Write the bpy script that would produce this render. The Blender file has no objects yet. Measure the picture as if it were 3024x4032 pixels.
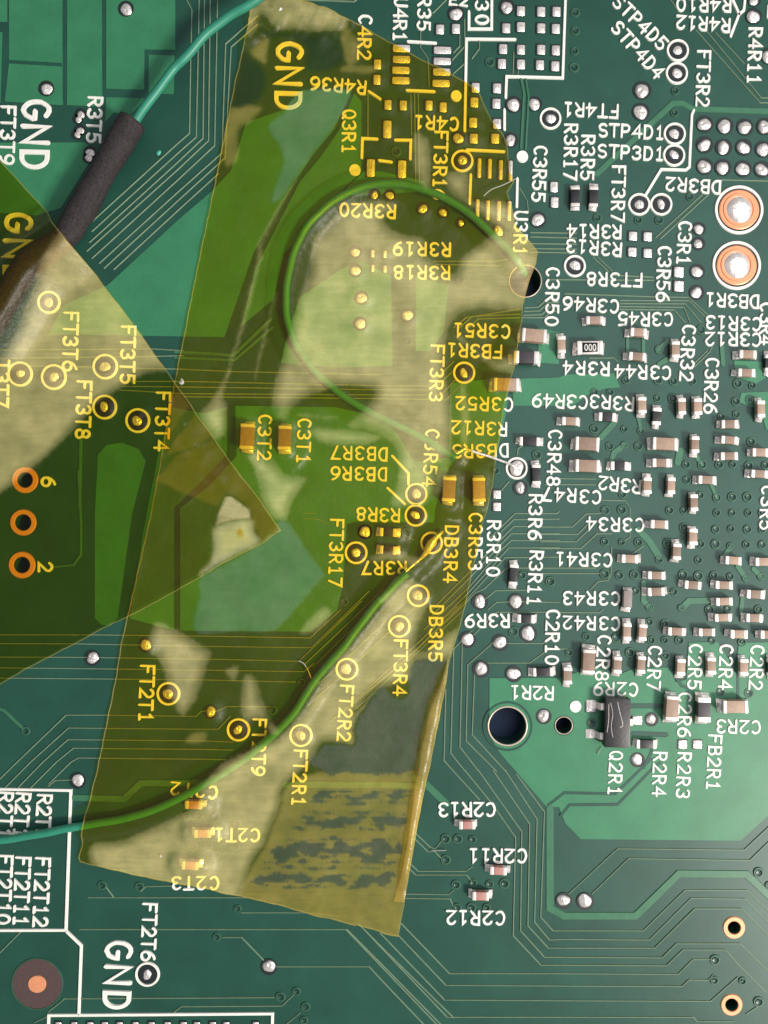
import bpy, bmesh, math, random
import numpy as np
from mathutils import Vector, Matrix
from mathutils.geometry import delaunay_2d_cdt

# ------------------------------------------------------------------ scene, camera, light
# 1 Blender unit = 1 mm (unit scale below); the board's top face is z = 0
scn = bpy.context.scene
scn.unit_settings.system = 'METRIC'
scn.unit_settings.scale_length = 0.001
scn.unit_settings.length_unit = 'MILLIMETERS'
COL = scn.collection
D = 56.0                                            # lens to board, mm
cam = bpy.data.cameras.new('camera'); cam_o = bpy.data.objects.new('camera', cam); COL.objects.link(cam_o)
cam_o.location = (0, 0, D)
cam.sensor_fit = 'HORIZONTAL'; cam.sensor_width = 36
cam.lens = 36 * D / 50.0                            # 50 mm of board across the frame
cam.clip_start = 0.5; cam.clip_end = 2000
scn.camera = cam_o

w = bpy.data.worlds.new('World'); scn.world = w; w.use_nodes = True
bg = w.node_tree.nodes['Background']; bg.inputs[0].default_value = (0.93, 0.96, 1.0, 1); bg.inputs[1].default_value = 0.20

def area(name, loc, aim, sx, sy, power, col):
    l = bpy.data.lights.new(name, 'AREA'); l.shape = 'RECTANGLE'; l.size = sx; l.size_y = sy
    l.energy = power; l.color = col
    o = bpy.data.objects.new(name, l); COL.objects.link(o); o.location = loc
    o.rotation_euler = (Vector(aim) - Vector(loc)).to_track_quat('-Z', 'Y').to_euler()
    return o
area('desk_lamp', (195, -130, 195), (4, 0, 0), 52, 52, 1000000, (1.0, 0.93, 0.84))
area('ceiling_panel', (105, 20, 150), (12, 2, 0), 150, 190, 160000, (0.97, 0.98, 1.0))

scn.view_settings.view_transform = 'Standard'; scn.view_settings.look = 'None'
scn.view_settings.exposure = 0.12; scn.view_settings.gamma = 1.0
scn.render.engine = 'CYCLES'
scn.cycles.transparent_max_bounces = 24

random.seed(7); RNG = np.random.default_rng(7)
K = 2.07375; MM = 125.42                            # survey units: 125.42 = 1 mm
C0 = (0, 700, 1400, 2224); R0 = (0, 1000, 2000, 3032)
def P(c, r, u, v):                                  # survey sheet (c, r) -> board mm
    return (((C0[c] - 1512) * K + u) / MM, ((2016 - R0[r]) * K - v) / MM)
def T(c, r, pts): return [P(c, r, u, v) for u, v in pts]

# ------------------------------------------------------------------ materials
def mat(name, col, rough=0.5, metal=0.0, spec=0.5, var=0.0, vscale=3.0, bump=0.0, bscale=20.0, rnd=0.0, coat=0.0, fine=0.0):
    m = bpy.data.materials.new(name); m.use_nodes = True; nt = m.node_tree; n = nt.nodes; L = nt.links
    b = n['Principled BSDF']
    b.inputs['Base Color'].default_value = (*col, 1); b.inputs['Roughness'].default_value = rough
    b.inputs['Metallic'].default_value = metal; b.inputs['Specular IOR Level'].default_value = spec
    b.inputs['Coat Weight'].default_value = coat; b.inputs['Coat Roughness'].default_value = 0.12
    tc = n.new('ShaderNodeTexCoord')
    if var > 0 or rnd > 0:
        nz = n.new('ShaderNodeTexNoise'); nz.inputs['Scale'].default_value = vscale; nz.inputs['Detail'].default_value = 5
        L.new(tc.outputs['Object'], nz.inputs['Vector'])
        mr = n.new('ShaderNodeMapRange'); mr.inputs[1].default_value = 0.25; mr.inputs[2].default_value = 0.75
        mr.inputs[3].default_value = 1 - var; mr.inputs[4].default_value = 1 + var
        L.new(nz.outputs['Fac'], mr.inputs[0])
        out = mr.outputs[0]
        if fine > 0:
            nf = n.new('ShaderNodeTexNoise'); nf.inputs['Scale'].default_value = 14; nf.inputs['Detail'].default_value = 6; nf.inputs['Roughness'].default_value = .7; L.new(tc.outputs['Object'], nf.inputs['Vector'])
            m3 = n.new('ShaderNodeMapRange'); m3.inputs[1].default_value = .3; m3.inputs[2].default_value = .7; m3.inputs[3].default_value = 1 - fine; m3.inputs[4].default_value = 1 + fine
            mu3 = n.new('ShaderNodeMath'); mu3.operation = 'MULTIPLY'; L.new(nf.outputs['Fac'], m3.inputs[0]); L.new(m3.outputs[0], mu3.inputs[0]); L.new(out, mu3.inputs[1]); out = mu3.outputs[0]
        if rnd > 0:
            oi = n.new('ShaderNodeObjectInfo'); m2 = n.new('ShaderNodeMapRange')
            m2.inputs[3].default_value = 1 - rnd; m2.inputs[4].default_value = 1 + rnd
            L.new(oi.outputs['Random'], m2.inputs[0])
            mu = n.new('ShaderNodeMath'); mu.operation = 'MULTIPLY'
            L.new(out, mu.inputs[0]); L.new(m2.outputs[0], mu.inputs[1]); out = mu.outputs[0]
        hs = n.new('ShaderNodeHueSaturation'); hs.inputs['Color'].default_value = (*col, 1)
        L.new(out, hs.inputs['Value']); L.new(hs.outputs[0], b.inputs['Base Color'])
    if bump > 0:
        nb = n.new('ShaderNodeTexNoise'); nb.inputs['Scale'].default_value = bscale; nb.inputs['Detail'].default_value = 4
        L.new(tc.outputs['Object'], nb.inputs['Vector'])
        bp = n.new('ShaderNodeBump'); bp.inputs['Strength'].default_value = bump; bp.inputs['Distance'].default_value = 0.05
        L.new(nb.outputs['Fac'], bp.inputs['Height']); L.new(bp.outputs[0], b.inputs['Normal'])
    return m

def film(name, rough=0.28, const=None):
    """clear tape film: coloured transmission plus scatter with painted glare (attributes film_tint / film_haze_glare), and a glossy face"""
    m = bpy.data.materials.new(name); m.use_nodes = True; nt = m.node_tree; n = nt.nodes; L = nt.links
    n.remove(n['Principled BSDF']); out = n['Material Output']
    tr = n.new('ShaderNodeBsdfTransparent'); df = n.new('ShaderNodeBsdfDiffuse'); gl = n.new('ShaderNodeBsdfGlossy'); gl.inputs['Roughness'].default_value = rough
    tc = n.new('ShaderNodeTexCoord')
    def noise(sc, rot=None, det=6):
        z = n.new('ShaderNodeTexNoise'); z.inputs['Scale'].default_value = sc; z.inputs['Detail'].default_value = det; z.inputs['Roughness'].default_value = 0.6
        if rot is not None:
            mp = n.new('ShaderNodeMapping'); mp.inputs['Rotation'].default_value = (0, 0, rot); mp.inputs['Scale'].default_value = (0.3, 3.0, 1)
            L.new(tc.outputs['Object'], mp.inputs[0]); L.new(mp.outputs[0], z.inputs['Vector'])
        else: L.new(tc.outputs['Object'], z.inputs['Vector'])
        return z.outputs['Fac']
    def mr(src, a, b):
        q = n.new('ShaderNodeMapRange'); q.inputs[1].default_value = .3; q.inputs[2].default_value = .7; q.inputs[3].default_value = a; q.inputs[4].default_value = b
        L.new(src, q.inputs[0]); return q.outputs[0]
    def mul(a, b):
        q = n.new('ShaderNodeMath'); q.operation = 'MULTIPLY'; L.new(a, q.inputs[0]); L.new(b, q.inputs[1]); return q.outputs[0]
    f = mul(mul(mul(mr(noise(.38, None, 2), .70, 1.22), mr(noise(1.6, -.72), .88, 1.10)), mr(noise(1.3, None, 2), .90, 1.09)), mr(noise(12.0), .95, 1.05))
    sc = n.new('ShaderNodeVectorMath'); sc.operation = 'SCALE'; L.new(f, sc.inputs['Scale'])
    if const:
        tr.inputs[0].default_value = (*const[0], 1); sc.inputs[0].default_value = const[1]
    else:
        at = n.new('ShaderNodeAttribute'); at.attribute_name = 'film_tint'; ah = n.new('ShaderNodeAttribute'); ah.attribute_name = 'film_haze_glare'
        L.new(at.outputs['Color'], tr.inputs[0]); L.new(ah.outputs['Color'], sc.inputs[0])
    L.new(sc.outputs[0], df.inputs[0])
    ge = n.new('ShaderNodeNewGeometry'); va = n.new('ShaderNodeVectorMath'); va.operation = 'ADD'; va.inputs[1].default_value = (0, 0, 1.1)
    vn = n.new('ShaderNodeVectorMath'); vn.operation = 'NORMALIZE'; L.new(ge.outputs['Normal'], va.inputs[0]); L.new(va.outputs[0], vn.inputs[0]); L.new(vn.outputs[0], df.inputs['Normal'])
    ad = n.new('ShaderNodeAddShader'); L.new(tr.outputs[0], ad.inputs[0]); L.new(df.outputs[0], ad.inputs[1])
    fr = n.new('ShaderNodeFresnel')
    g2 = n.new('ShaderNodeNewGeometry'); e1 = n.new('ShaderNodeMath'); e1.operation = 'MULTIPLY_ADD'; e1.inputs[1].default_value = -2; e1.inputs[2].default_value = 1; L.new(g2.outputs['Backfacing'], e1.inputs[0])
    e2 = n.new('ShaderNodeMath'); e2.operation = 'POWER'; e2.inputs[0].default_value = 1.4; L.new(e1.outputs[0], e2.inputs[1]); L.new(e2.outputs[0], fr.inputs[0])   # thin sheet: same Fresnel from both sides
    bp = n.new('ShaderNodeBump'); bp.inputs['Strength'].default_value = .3; bp.inputs['Distance'].default_value = .3
    L.new(noise(1.1), bp.inputs['Height']); L.new(bp.outputs[0], gl.inputs['Normal'])
    m2 = n.new('ShaderNodeMixShader'); L.new(fr.outputs[0], m2.inputs[0]); L.new(ad.outputs[0], m2.inputs[1]); L.new(gl.outputs[0], m2.inputs[2])
    L.new(m2.outputs[0], out.inputs[0])
    return m

M = dict(
    mask=mat('solder_mask', (0.0145, 0.075, 0.053), 0.37, var=0.18, vscale=0.35, bump=0.10, bscale=16, fine=.16),
    pour=mat('masked_copper', (0.037, 0.205, 0.10), 0.39, var=0.13, vscale=0.5, bump=0.10, bscale=16, fine=.13),
    trace=mat('masked_trace', (0.19, 0.27, 0.175), 0.34, var=0.15, vscale=2),
    tracew=mat('masked_wide_trace', (0.045, 0.165, 0.09), 0.36, var=0.12, vscale=2),
    via=mat('tented_via', (0.04, 0.115, 0.072), 0.4, var=0.2, vscale=4),
    viah=mat('via_dimple', (0.014, 0.060, 0.048), 0.35),
    silk=mat('silkscreen_ink', (0.90, 0.88, 0.82), 0.55, var=0.09, vscale=7, bump=0.3, bscale=18),
    solder=mat('solder', (0.95, 0.88, 0.85), 0.23, metal=0.55, var=0.16, vscale=3.0, bump=0.95, bscale=3.4, rnd=0.06),
    tin=mat('tinned_end', (0.84, 0.76, 0.72), 0.36, metal=0.35, var=0.10, vscale=5, bump=0.35, bscale=6, rnd=0.08),
    copper=mat('bare_copper', (0.90, 0.37, 0.19), 0.42, metal=0.25, var=0.06, vscale=4, bump=0.1),
    lam_or_shade=mat('bare_laminate_or_shade', (0.012, 0.018, 0.02), 0.5, var=0.2),
    brown=mat('bare_fibreglass', (0.085, 0.052, 0.05), 0.7, var=0.15, vscale=6, bump=0.2, bscale=12),
    capb=mat('ceramic_tan', (0.34, 0.235, 0.175), 0.55, var=0.14, vscale=4, bump=0.12, rnd=0.26),
    cappink=mat('ceramic_pink', (0.46, 0.22, 0.19), 0.55, var=0.12, vscale=4, rnd=0.08),
    capgrey=mat('ceramic_grey', (0.30, 0.25, 0.235), 0.55, var=0.10, vscale=4, rnd=0.08),
    black=mat('black_epoxy', (0.018, 0.016, 0.019), 0.42, var=0.3, vscale=5, bump=0.25, bscale=12),
    ferrite=mat('dark_ferrite', (0.045, 0.038, 0.045), 0.5, var=0.2, vscale=5, bump=0.2),
    hole=mat('hole_wall', (0.02, 0.022, 0.022), 0.6),
    rim=mat('plated_rim', (0.62, 0.52, 0.42), 0.4, metal=0.4),
    desk=mat('desk_top', (0.007, 0.035, 0.10), 0.5, var=0.2, vscale=0.3),
    wire=mat('green_insulation', (0.027, 0.24, 0.155), 0.42, var=0.08, vscale=1.2, bump=0.08, bscale=5),
    shrink=mat('heat_shrink', (0.026, 0.0195, 0.0215), 0.8, var=0.55, vscale=5, bump=1.0, bscale=14, fine=.95),
    lint=mat('lint', (0.45, 0.42, 0.36), 0.8),
    flake=mat('teal_flake', (0.06, 0.45, 0.32), 0.6),
)
# film states: (transmission per pass, scatter with glare painted in, softness of the border in mm)
STATE = dict(
    film=((.98, .81, .19), (.018, .0095, .0002), 0), filmb=((.86, .74, .15), (.0005, .0005, .0001), 0),
    milky=((.95, .86, .42), (.325, .262, .128), .85), pocket_glare_b=((.95, .86, .40), (.32, .258, .118), .7), grey=((.9, .85, .5), (.14, .132, .12), .3), dark=((.66, .64, .30), (.010, .010, .004), .3),  # milky, pocket_glare_b: air pockets with ceiling glare painted in
    slate=((.74, .76, .48), (.050, .038, .033), .07), teal=((.80, .80, .44), (.055, .058, .042), .16),
    tan=((.95, .82, .30), (.165, .120, .032), .3), fold=((.90, .72, .18), (.055, .036, .004), .15), cream=((.9, .8, .5), (.32, .26, .16), .1))
M['film'] = film('amber_film', .40)
M['edge'] = film('amber_film_cut_edge', const=((.93, .82, .36), (.16, .13, .05)))
M['roll'] = film('amber_film_rolled', const=((.80, .66, .22), (.22, .17, .055)))

# ------------------------------------------------------------------ mesh helpers
def mesh_obj(name, verts, faces, m, parent=None, smooth=False, loc=(0, 0, 0), rz=0):
    me = bpy.data.meshes.new(name); me.from_pydata([tuple(v) for v in verts], [], [tuple(f) for f in faces]); me.update()
    if m is not None: me.materials.append(m)
    if smooth: me.polygons.foreach_set('use_smooth', [True] * len(me.polygons))
    return link(name, me, parent, loc, rz)
def link(name, me, parent=None, loc=(0, 0, 0), rz=0, scale=(1, 1, 1)):
    o = bpy.data.objects.new(name, me); COL.objects.link(o)
    o.location = loc; o.rotation_euler = (0, 0, rz); o.scale = scale; o.parent = parent
    return o
def thing(name, label, cat, loc=(0, 0, 0), rz=0, group=None):
    o = link(name, None, None, loc, rz); o.empty_display_size = 0.5
    o['label'] = label; o['category'] = cat
    if group: o['group'] = group
    return o

def ribbon(pts, wd, z0, z1, bev=None, closed=False, cap=True, V=None, F=None, dz=0.0):
    V = [] if V is None else V; F = [] if F is None else F
    bev = wd * 0.18 if bev is None else bev
    p = [np.array(q, float) for q in pts]; n = len(p)
    secs = []
    for i in range(n):
        a = p[i] - p[i - 1] if (i > 0 or closed) else None
        b = p[(i + 1) % n] - p[i] if (i < n - 1 or closed) else None
        if a is not None: a = a / (np.linalg.norm(a) + 1e-9)
        if b is not None: b = b / (np.linalg.norm(b) + 1e-9)
        if a is None: t, s = b, 1
        elif b is None: t, s = a, 1
        else:
            t = a + b; L = np.linalg.norm(t)
            if L < 1e-3: t, s = a, 1
            else:
                t = t / L; s = min(1.0 / max(0.25, float(np.dot(t, a))), 1.8)
        nn = np.array([-t[1], t[0]])
        secs.append((p[i], nn, s, t))
    rows = []
    def row(c, nn, k):
        h = wd / 2 * k; hi = max(h - bev, h * 0.4)
        i0 = len(V); zt = z1 + dz * len(rows)
        for off, z in ((-h, z0), (-hi, zt), (hi, zt), (h, z0)): V.append((c[0] + nn[0] * off, c[1] + nn[1] * off, z))
        rows.append(i0)
    if cap and not closed:
        c, nn, s, t = secs[0]
        for a in (80, 50, 22): row(c - t * wd / 2 * math.sin(math.radians(a)), nn, math.cos(math.radians(a)))
    for c, nn, s, t in secs: row(c, nn, s)
    if cap and not closed:
        c, nn, s, t = secs[-1]
        for a in (22, 50, 80): row(c + t * wd / 2 * math.sin(math.radians(a)), nn, math.cos(math.radians(a)))
    m = len(rows)
    for k in range(m if closed else m - 1):
        a, b = rows[k], rows[(k + 1) % m]
        for j in range(3): F.append((a + j, a + j + 1, b + j + 1, b + j))
    return V, F

def inside(poly, x, y):
    poly = np.asarray(poly); px, py = poly[:, 0], poly[:, 1]
    qx, qy = np.roll(px, -1), np.roll(py, -1)
    c = np.zeros(x.shape, bool)
    for ax, ay, bx_, by in zip(px, py, qx, qy):
        if ay == by: continue
        hit = ((ay > y) != (by > y)) & (x < (bx_ - ax) * (y - ay) / (by - ay) + ax)
        c ^= hit
    return c
def densify(pts, step, closed=True):
    out = []; n = len(pts)
    for i in range(n if closed else n - 1):
        a = np.array(pts[i]); b = np.array(pts[(i + 1) % n]); k = max(1, int(np.linalg.norm(b - a) / step))
        for j in range(k): out.append(tuple(a + (b - a) * j / k))
    if not closed: out.append(tuple(pts[-1]))
    return out
def spline(pts, step=0.3, closed=False):
    p = [np.array(q, float) for q in pts]; n = len(p); out = []
    for i in range(n if closed else n - 1):
        g = (lambda k: p[k % n]) if closed else (lambda k: p[min(max(k, 0), n - 1)])
        a, b, c, d = g(i - 1), g(i), g(i + 1), g(i + 2)
        k = max(1, int(np.linalg.norm(c - b) / step))
        for j in range(k):
            t = j / k
            out.append(0.5 * ((2 * b) + (c - a) * t + (2 * a - 5 * b + 4 * c - d) * t * t + (3 * b - a - 3 * c + d) * t ** 3))
    if not closed: out.append(p[-1])
    return out
def wob(pts, amp, f=1.7):
    return [(x + amp * (math.sin(f * 2.3 * y + 1.1 * x) + 0.6 * math.sin(f * 5.1 * y + 3 * x)), y + amp * (math.sin(f * 2.7 * x + 1.7 * y) + 0.6 * math.sin(f * 6.3 * x - 2 * y))) for x, y in pts]
def ragged(pts, amp):
    out = []
    for x, y in pts:
        a = sum(math.sin(f * x + p_) * math.cos(f * 1.13 * y - p_) / k for k, (f, p_) in enumerate(((3.1, .4), (6.7, 1.9), (13.3, 4.1), (23.0, 2.2)), 1))
        b = sum(math.sin(f * y - p_) * math.cos(f * 1.21 * x + p_) / k for k, (f, p_) in enumerate(((3.7, 2.4), (7.9, .9), (14.1, 3.1), (26.0, 5.2)), 1))
        out.append((x + amp * a, y + amp * b))
    return out
def circ(c, r, n=28): return [(c[0] + r * math.cos(2 * math.pi * k / n), c[1] + r * math.sin(2 * math.pi * k / n)) for k in range(n)]

def sheet(name, poly, z, m, parent, holes=(), skirt=None):
    """flat polygon with circular cut-outs and side faces down to skirt"""
    pts = [Vector(q) for q in poly]; edges = [(i, (i + 1) % len(poly)) for i in range(len(poly))]
    for c, r in holes:
        b = len(pts); q = circ(c, r, 36); pts += [Vector(x) for x in q]; edges += [(b + i, b + (i + 1) % 36) for i in range(36)]
    v, e, f, *_ = delaunay_2d_cdt(pts, edges, [], 0, 1e-5)
    cx = np.array([sum(v[i][0] for i in t) / len(t) for t in f]); cy = np.array([sum(v[i][1] for i in t) / len(t) for t in f])
    ok = inside(poly, cx, cy)
    for c, r in holes: ok &= (cx - c[0]) ** 2 + (cy - c[1]) ** 2 > (r * 0.995) ** 2
    F = [tuple(t) for t, k in zip(f, ok) if k]; us = sorted({i for t in F for i in t}); rm = {a: b for b, a in enumerate(us)}
    v = [v[i] for i in us]; F = [tuple(rm[i] for i in t) for t in F]; V = [(q[0], q[1], z) for q in v]
    if skirt is not None:
        cnt = {}
        for t in F:
            for i in range(len(t)):
                a, b = t[i], t[(i + 1) % len(t)]; cnt[(a, b)] = 1
        nb = len(V); V += [(q[0], q[1], skirt) for q in v]
        F += [(b, a, a + nb, b + nb) for (a, b) in cnt if (b, a) not in cnt]
    return mesh_obj(name, V, F, m, parent)

def disc_geo(r, n, prof, jit=0.0, seed=0):
    """revolved cap; prof = list of (radius fraction, height)"""
    rg = random.Random(seed); ph = [rg.uniform(0, 6.28) for _ in range(3)]
    V = [(0, 0, prof[0][1])]; F = []
    for k, (q, h) in enumerate(prof[1:]):
        for i in range(n):
            a = 2 * math.pi * i / n
            s = 1 + jit * (math.sin(2 * a + ph[0]) + 0.6 * math.sin(3 * a + ph[1]) + 0.4 * math.sin(5 * a + ph[2]))
            V.append((r * q * s * math.cos(a), r * q * s * math.sin(a), h))
    for i in range(n): F.append((0, 1 + i, 1 + (i + 1) % n))
    for k in range(len(prof) - 2):
        b = 1 + k * n
        for i in range(n): F.append((b + i, b + n + i, b + n + (i + 1) % n, b + (i + 1) % n))
    return V, F

# ------------------------------------------------------------------ the desk and the board
desk = mesh_obj('desk_surface', [(-90, -100, -1.8), (90, -100, -1.8), (90, 100, -1.8), (-90, 100, -1.8)], [(0, 1, 2, 3)], M['desk'])
desk['kind'] = 'structure'

board = thing('circuit_board', 'green circuit board with white printed codes, thin traces and solder pads', 'circuit board', (0, 0, 0))
HOLES = [(P(2, 2, 1240, 1780), 150 / MM), (P(3, 2, -10, 1775), 66 / MM), (P(2, 1, 1385, 222), 126 / MM)]
RINGS = [(P(0, 1, 205, 1845), 108, 62), (P(0, 2, 190, 118), 108, 65), (P(0, 2, 180, 465), 110, 65), (P(3, 3, 1380, 1285), 92, 50), (P(3, 3, 1360, 1915), 90, 50)]
ALLH = HOLES + [(c, h / MM) for c, R, h in RINGS]
sheet('substrate', [(-33, -42), (33, -42), (33, 42), (-33, 42)], 0, M['mask'], board, ALLH, skirt=-1.6)
for c, r in HOLES:
    q = circ(c, r * 1.004, 40); V = [(x, y, 0.02) for x, y in q] + [(x, y, -1.6) for x, y in q]
    mesh_obj('hole_wall', V, [((i + 1) % 40, i, i + 40, (i + 1) % 40 + 40) for i in range(40)], M['hole'], board, True)
for (c, r), wd in ((HOLES[0], 0.13), (HOLES[1], 0.07), (HOLES[2], 0.08)):
    V, F = ribbon(circ(c, r + wd / 2, 48), wd, 0.0, 0.07, closed=True); mesh_obj('hole_rim', V, F, M['rim'], board, True)
V, F = ribbon(circ(HOLES[0][0], 195 / MM, 48), 0.16, 0.036, 0.06, closed=True); mesh_obj('clearance_ring', V, F, M['mask'], board)
for c, R, h in RINGS:
    V, F = ribbon(circ(c, (R + h) / 2 / MM, 40), (R - h) / MM, 0.0, 0.075, bev=0.05, closed=True)
    o = mesh_obj('copper_ring', V, F, M['copper'], board)
    q = circ(c, h / MM * 1.004, 32); V = [(x, y, 0.03) for x, y in q] + [(x, y, -1.6) for x, y in q]
    mesh_obj('hole_wall', V, [((i + 1) % 32, i, i + 32, (i + 1) % 32 + 32) for i in range(32)], M['hole'], o, True)

# copper areas under the solder mask
POURS = [
    T(0, 0, [(75, -300), (510, -300), (512, 860), (505, 515), (75, 490)]) ,
    T(0, 0, [(-600, 260), (20, 265), (5, 840), (-600, 820)]),
    T(0, 0, [(75, 520), (505, 545), (515, 860), (40, 830)]),
    T(0, 0, [(-600, -300), (60, -300), (60, 180), (-600, 175)]),
    T(0, 0, [(550, -300), (832, -300), (835, 870), (548, 860)]),
    T(0, 0, [(868, -300), (1430, -300), (1432, 410), (1180, 405), (1178, 735), (868, 725)]),
    T(0, 0, [(1215, 448), (1425, 455), (1420, 770), (1215, 765)]),
    T(0, 0, [(868, 795), (1190, 805), (1050, 950), (930, 920), (860, 1000)]),
    T(0, 0, [(-600, 1165), (690, 1165), (790, 1230), (500, 1700), (300, 1760), (-600, 1700)]),
    T(1, 0, [(560, 1000), (860, 900), (1010, 740), (1420, 740), (1280, 1050), (1100, 1270), (960, 1480), (620, 2060)]) + T(1, 1, [(380, 680), (-320, 668)]) + T(0, 1, [(400, 655), (520, 420), (880, 255)]) + T(1, 0, [(0, 1800), (270, 1570), (430, 1400)]),
    T(1, 0, [(1440, 760), (1500, 830), (1500, 1400), (1250, 1650), (950, 1990), (870, 2074)]) + T(1, 1, [(780, 370), (520, 590), (630, 130), (720, -50)]) + T(1, 0, [(1000, 1480), (1160, 1290), (1320, 1060)]),
    T(1, 0, [(1520, 1400), (1659, 1400)]) + T(2, 0, [(560, 1480), (600, 1560), (0, 1600), (-100, 1560)]),
    T(1, 1, [(1000, 350), (1340, 120), (1500, 60)]) + T(2, 1, [(290, 180), (300, 920), (0, 925)]) + T(1, 1, [(1250, 925), (840, 890), (900, 620)]),
    T(2, 1, [(490, 180), (760, 260), (720, 640), (600, 800), (490, 790)]),
    T(1, 1, [(470, 1240), (1280, 1250), (1659, 1330)]) + T(2, 1, [(330, 1450), (480, 1700), (760, 1660), (770, 1060), (900, 1040), (1260, 1010), (1230, 1300), (1150, 1640), (840, 1640), (760, 1750)]) + T(2, 2, [(650, 0), (640, 120), (30, 110)]) + T(1, 2, [(1380, 130), (1350, 620), (1300, 840), (1080, 1010), (20, 1000), (20, 0)]) + T(1, 1, [(250, 1900), (480, 1650)]),
    T(0, 1, [(1400, 1250), (1659, 1300)]) + T(1, 1, [(400, 1250), (400, 1640), (200, 1850)]) + T(1, 2, [(-30, 0), (-30, 1000)]) + T(0, 2, [(1060, 900), (1170, 200)]) + T(0, 1, [(1290, 1650)]),
    T(0, 1, [(800, 1640), (870, 1560), (990, 1540), (1130, 1590), (1190, 1690)]) + T(0, 2, [(1080, 40), (960, 900), (900, 960), (830, 955), (775, 900), (775, 60)]),
    T(2, 1, [(1270, 1020), (1659, 1010)]) + T(3, 1, [(0, 985), (400, 975), (450, 1090), (330, 1100), (220, 1130), (60, 1240)]) + T(2, 1, [(1659, 1240), (1290, 1240)]),
    T(2, 1, [(1480, 600), (1659, 640), (1659, 900), (1500, 890)]),
    T(3, 1, [(1440, 1135), (1750, 1120), (1750, 1500), (1640, 1430), (1600, 1280), (1420, 1210)]),
    T(3, 1, [(1380, 870), (1600, 880), (1640, 1010), (1560, 1060), (1390, 1000)]),
    T(2, 2, [(1092, 1388), (1659, 1385)]) + T(3, 2, [(240, 1300), (420, 1370), (560, 1310), (860, 1300), (900, 1420), (990, 1400), (1010, 1100), (1240, 1090), (1290, 1160), (1390, 1340), (1420, 1100), (1900, 1090), (1900, 2074)]) + T(3, 3, [(1900, 160), (1659, 370), (1435, 575), (130, 562), (0, 430)]) + T(2, 3, [(1659, 300), (1560, 300), (1300, 0)]) + T(2, 2, [(1170, 1990), (1092, 1850)]),
]
for i, q in enumerate(POURS):
    sheet('copper_area', q, 0.03 + 0.0006 * i, M['pour'], board, [(c, r + 0.12) for c, r in HOLES[:2]], skirt=-0.001)

def lines(name, items, wd, z0, z1, m, jz=0.0008):
    for k, (c, r, q) in enumerate(items):
        V, F = ribbon(T(c, r, q), wd / MM, z0, z1 + (k % 9) * jz); mesh_obj(name, V, F, m, board)
GAPS = [(3, 3, [(-135, 282), (-5, 183), (410, 192), (640, -30), (700, -90)]), (3, 3, [(-31, 367), (35, 282), (430, 278), (700, 0), (770, -60)]),
        (3, 2, [(540, 1615), (780, 1615)]), (3, 2, [(560, 1840), (820, 1850)]), (3, 2, [(1410, 1350), (1410, 1600)]), (3, 2, [(860, 1310), (950, 1450), (1010, 1470)]),
        (3, 2, [(720, 1900), (700, 2000), (640, 2120)])]
for k, (c, r, q) in enumerate(GAPS):
    V, F = ribbon(T(c, r, q), (52 if k in (2, 3) else 30) / MM, 0.03, 0.052 + 0.001 * k); mesh_obj('isolation_gap', V, F, M['mask'], board)

WIDE = [
    (2, 3, [(1585, 318), (1585, 1125), (1700, 1190), (2286, 1190), (2640, 845), (3190, 850), (3560, 1200)], 62),
    (2, 3, [(480, 60), (580, 120), (740, 275)], 60), (1, 3, [(880, 118), (1700, 120), (1980, 130)], 55),
    (3, 0, [(1800, 915), (1040, 890), (960, 845), (880, 845), (260, 1420)], 48),
    (3, 2, [(600, 180), (680, 260), (770, 400)], 58), (3, 2, [(1165, 755), (1010, 760), (955, 815)], 55), (3, 2, [(640, 610), (640, 760), (690, 810)], 45),
    (0, 3, [(610, 225), (1010, 235), (1150, 105), (1750, 105)], 55), (3, 1, [(290, 1500), (400, 1380)], 50), (3, 1, [(380, 1690), (400, 1620), (485, 1560)], 45),
    (3, 2, [(1290, 400), (1360, 310)], 40), (3, 2, [(1410, 480), (1475, 575)], 45), (3, 2, [(1540, 500), (1600, 560)], 45), (3, 1, [(600, 1340), (620, 1445)], 34),
    (3, 1, [(1060, 1640), (1120, 1720)], 40), (3, 1, [(920, 1700), (940, 1610)], 60), (3, 1, [(1190, 1880), (1240, 1990)], 34), (3, 1, [(640, 680), (640, 800)], 34), (3, 1, [(510, 680), (510, 800)], 30),
    (3, 1, [(760, 790), (830, 720)], 50), (3, 1, [(770, 900), (830, 860)], 45), (3, 1, [(1280, 760), (1290, 900)], 40), (0, 2, [(0, 1640), (30, 1650), (190, 1800)], 26), (3, 2, [(1450, 720), (1435, 860)], 40),
    (0, 2, [(640, -300), (660, 100), (660, 380), (600, 465), (450, 480)], 20), (0, 1, [(660, 1500), (650, 2074)], 26), (1, 1, [(-20, 800), (300, 815), (450, 830), (760, 530)], 26), (1, 1, [(-20, 845), (460, 868), (770, 600)], 22), (2, 0, [(1350, 640), (1375, 760), (1350, 1210)], 24), (2, 0, [(1390, 650), (1412, 800), (1388, 1220)], 20),
]
for k, (c, r, q, wd) in enumerate(WIDE):
    V, F = ribbon(T(c, r, q), wd / MM, 0.0, 0.05 + 0.0007 * k, bev=0.03); mesh_obj('wide_trace', V, F, M['tracew'], board)

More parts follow.
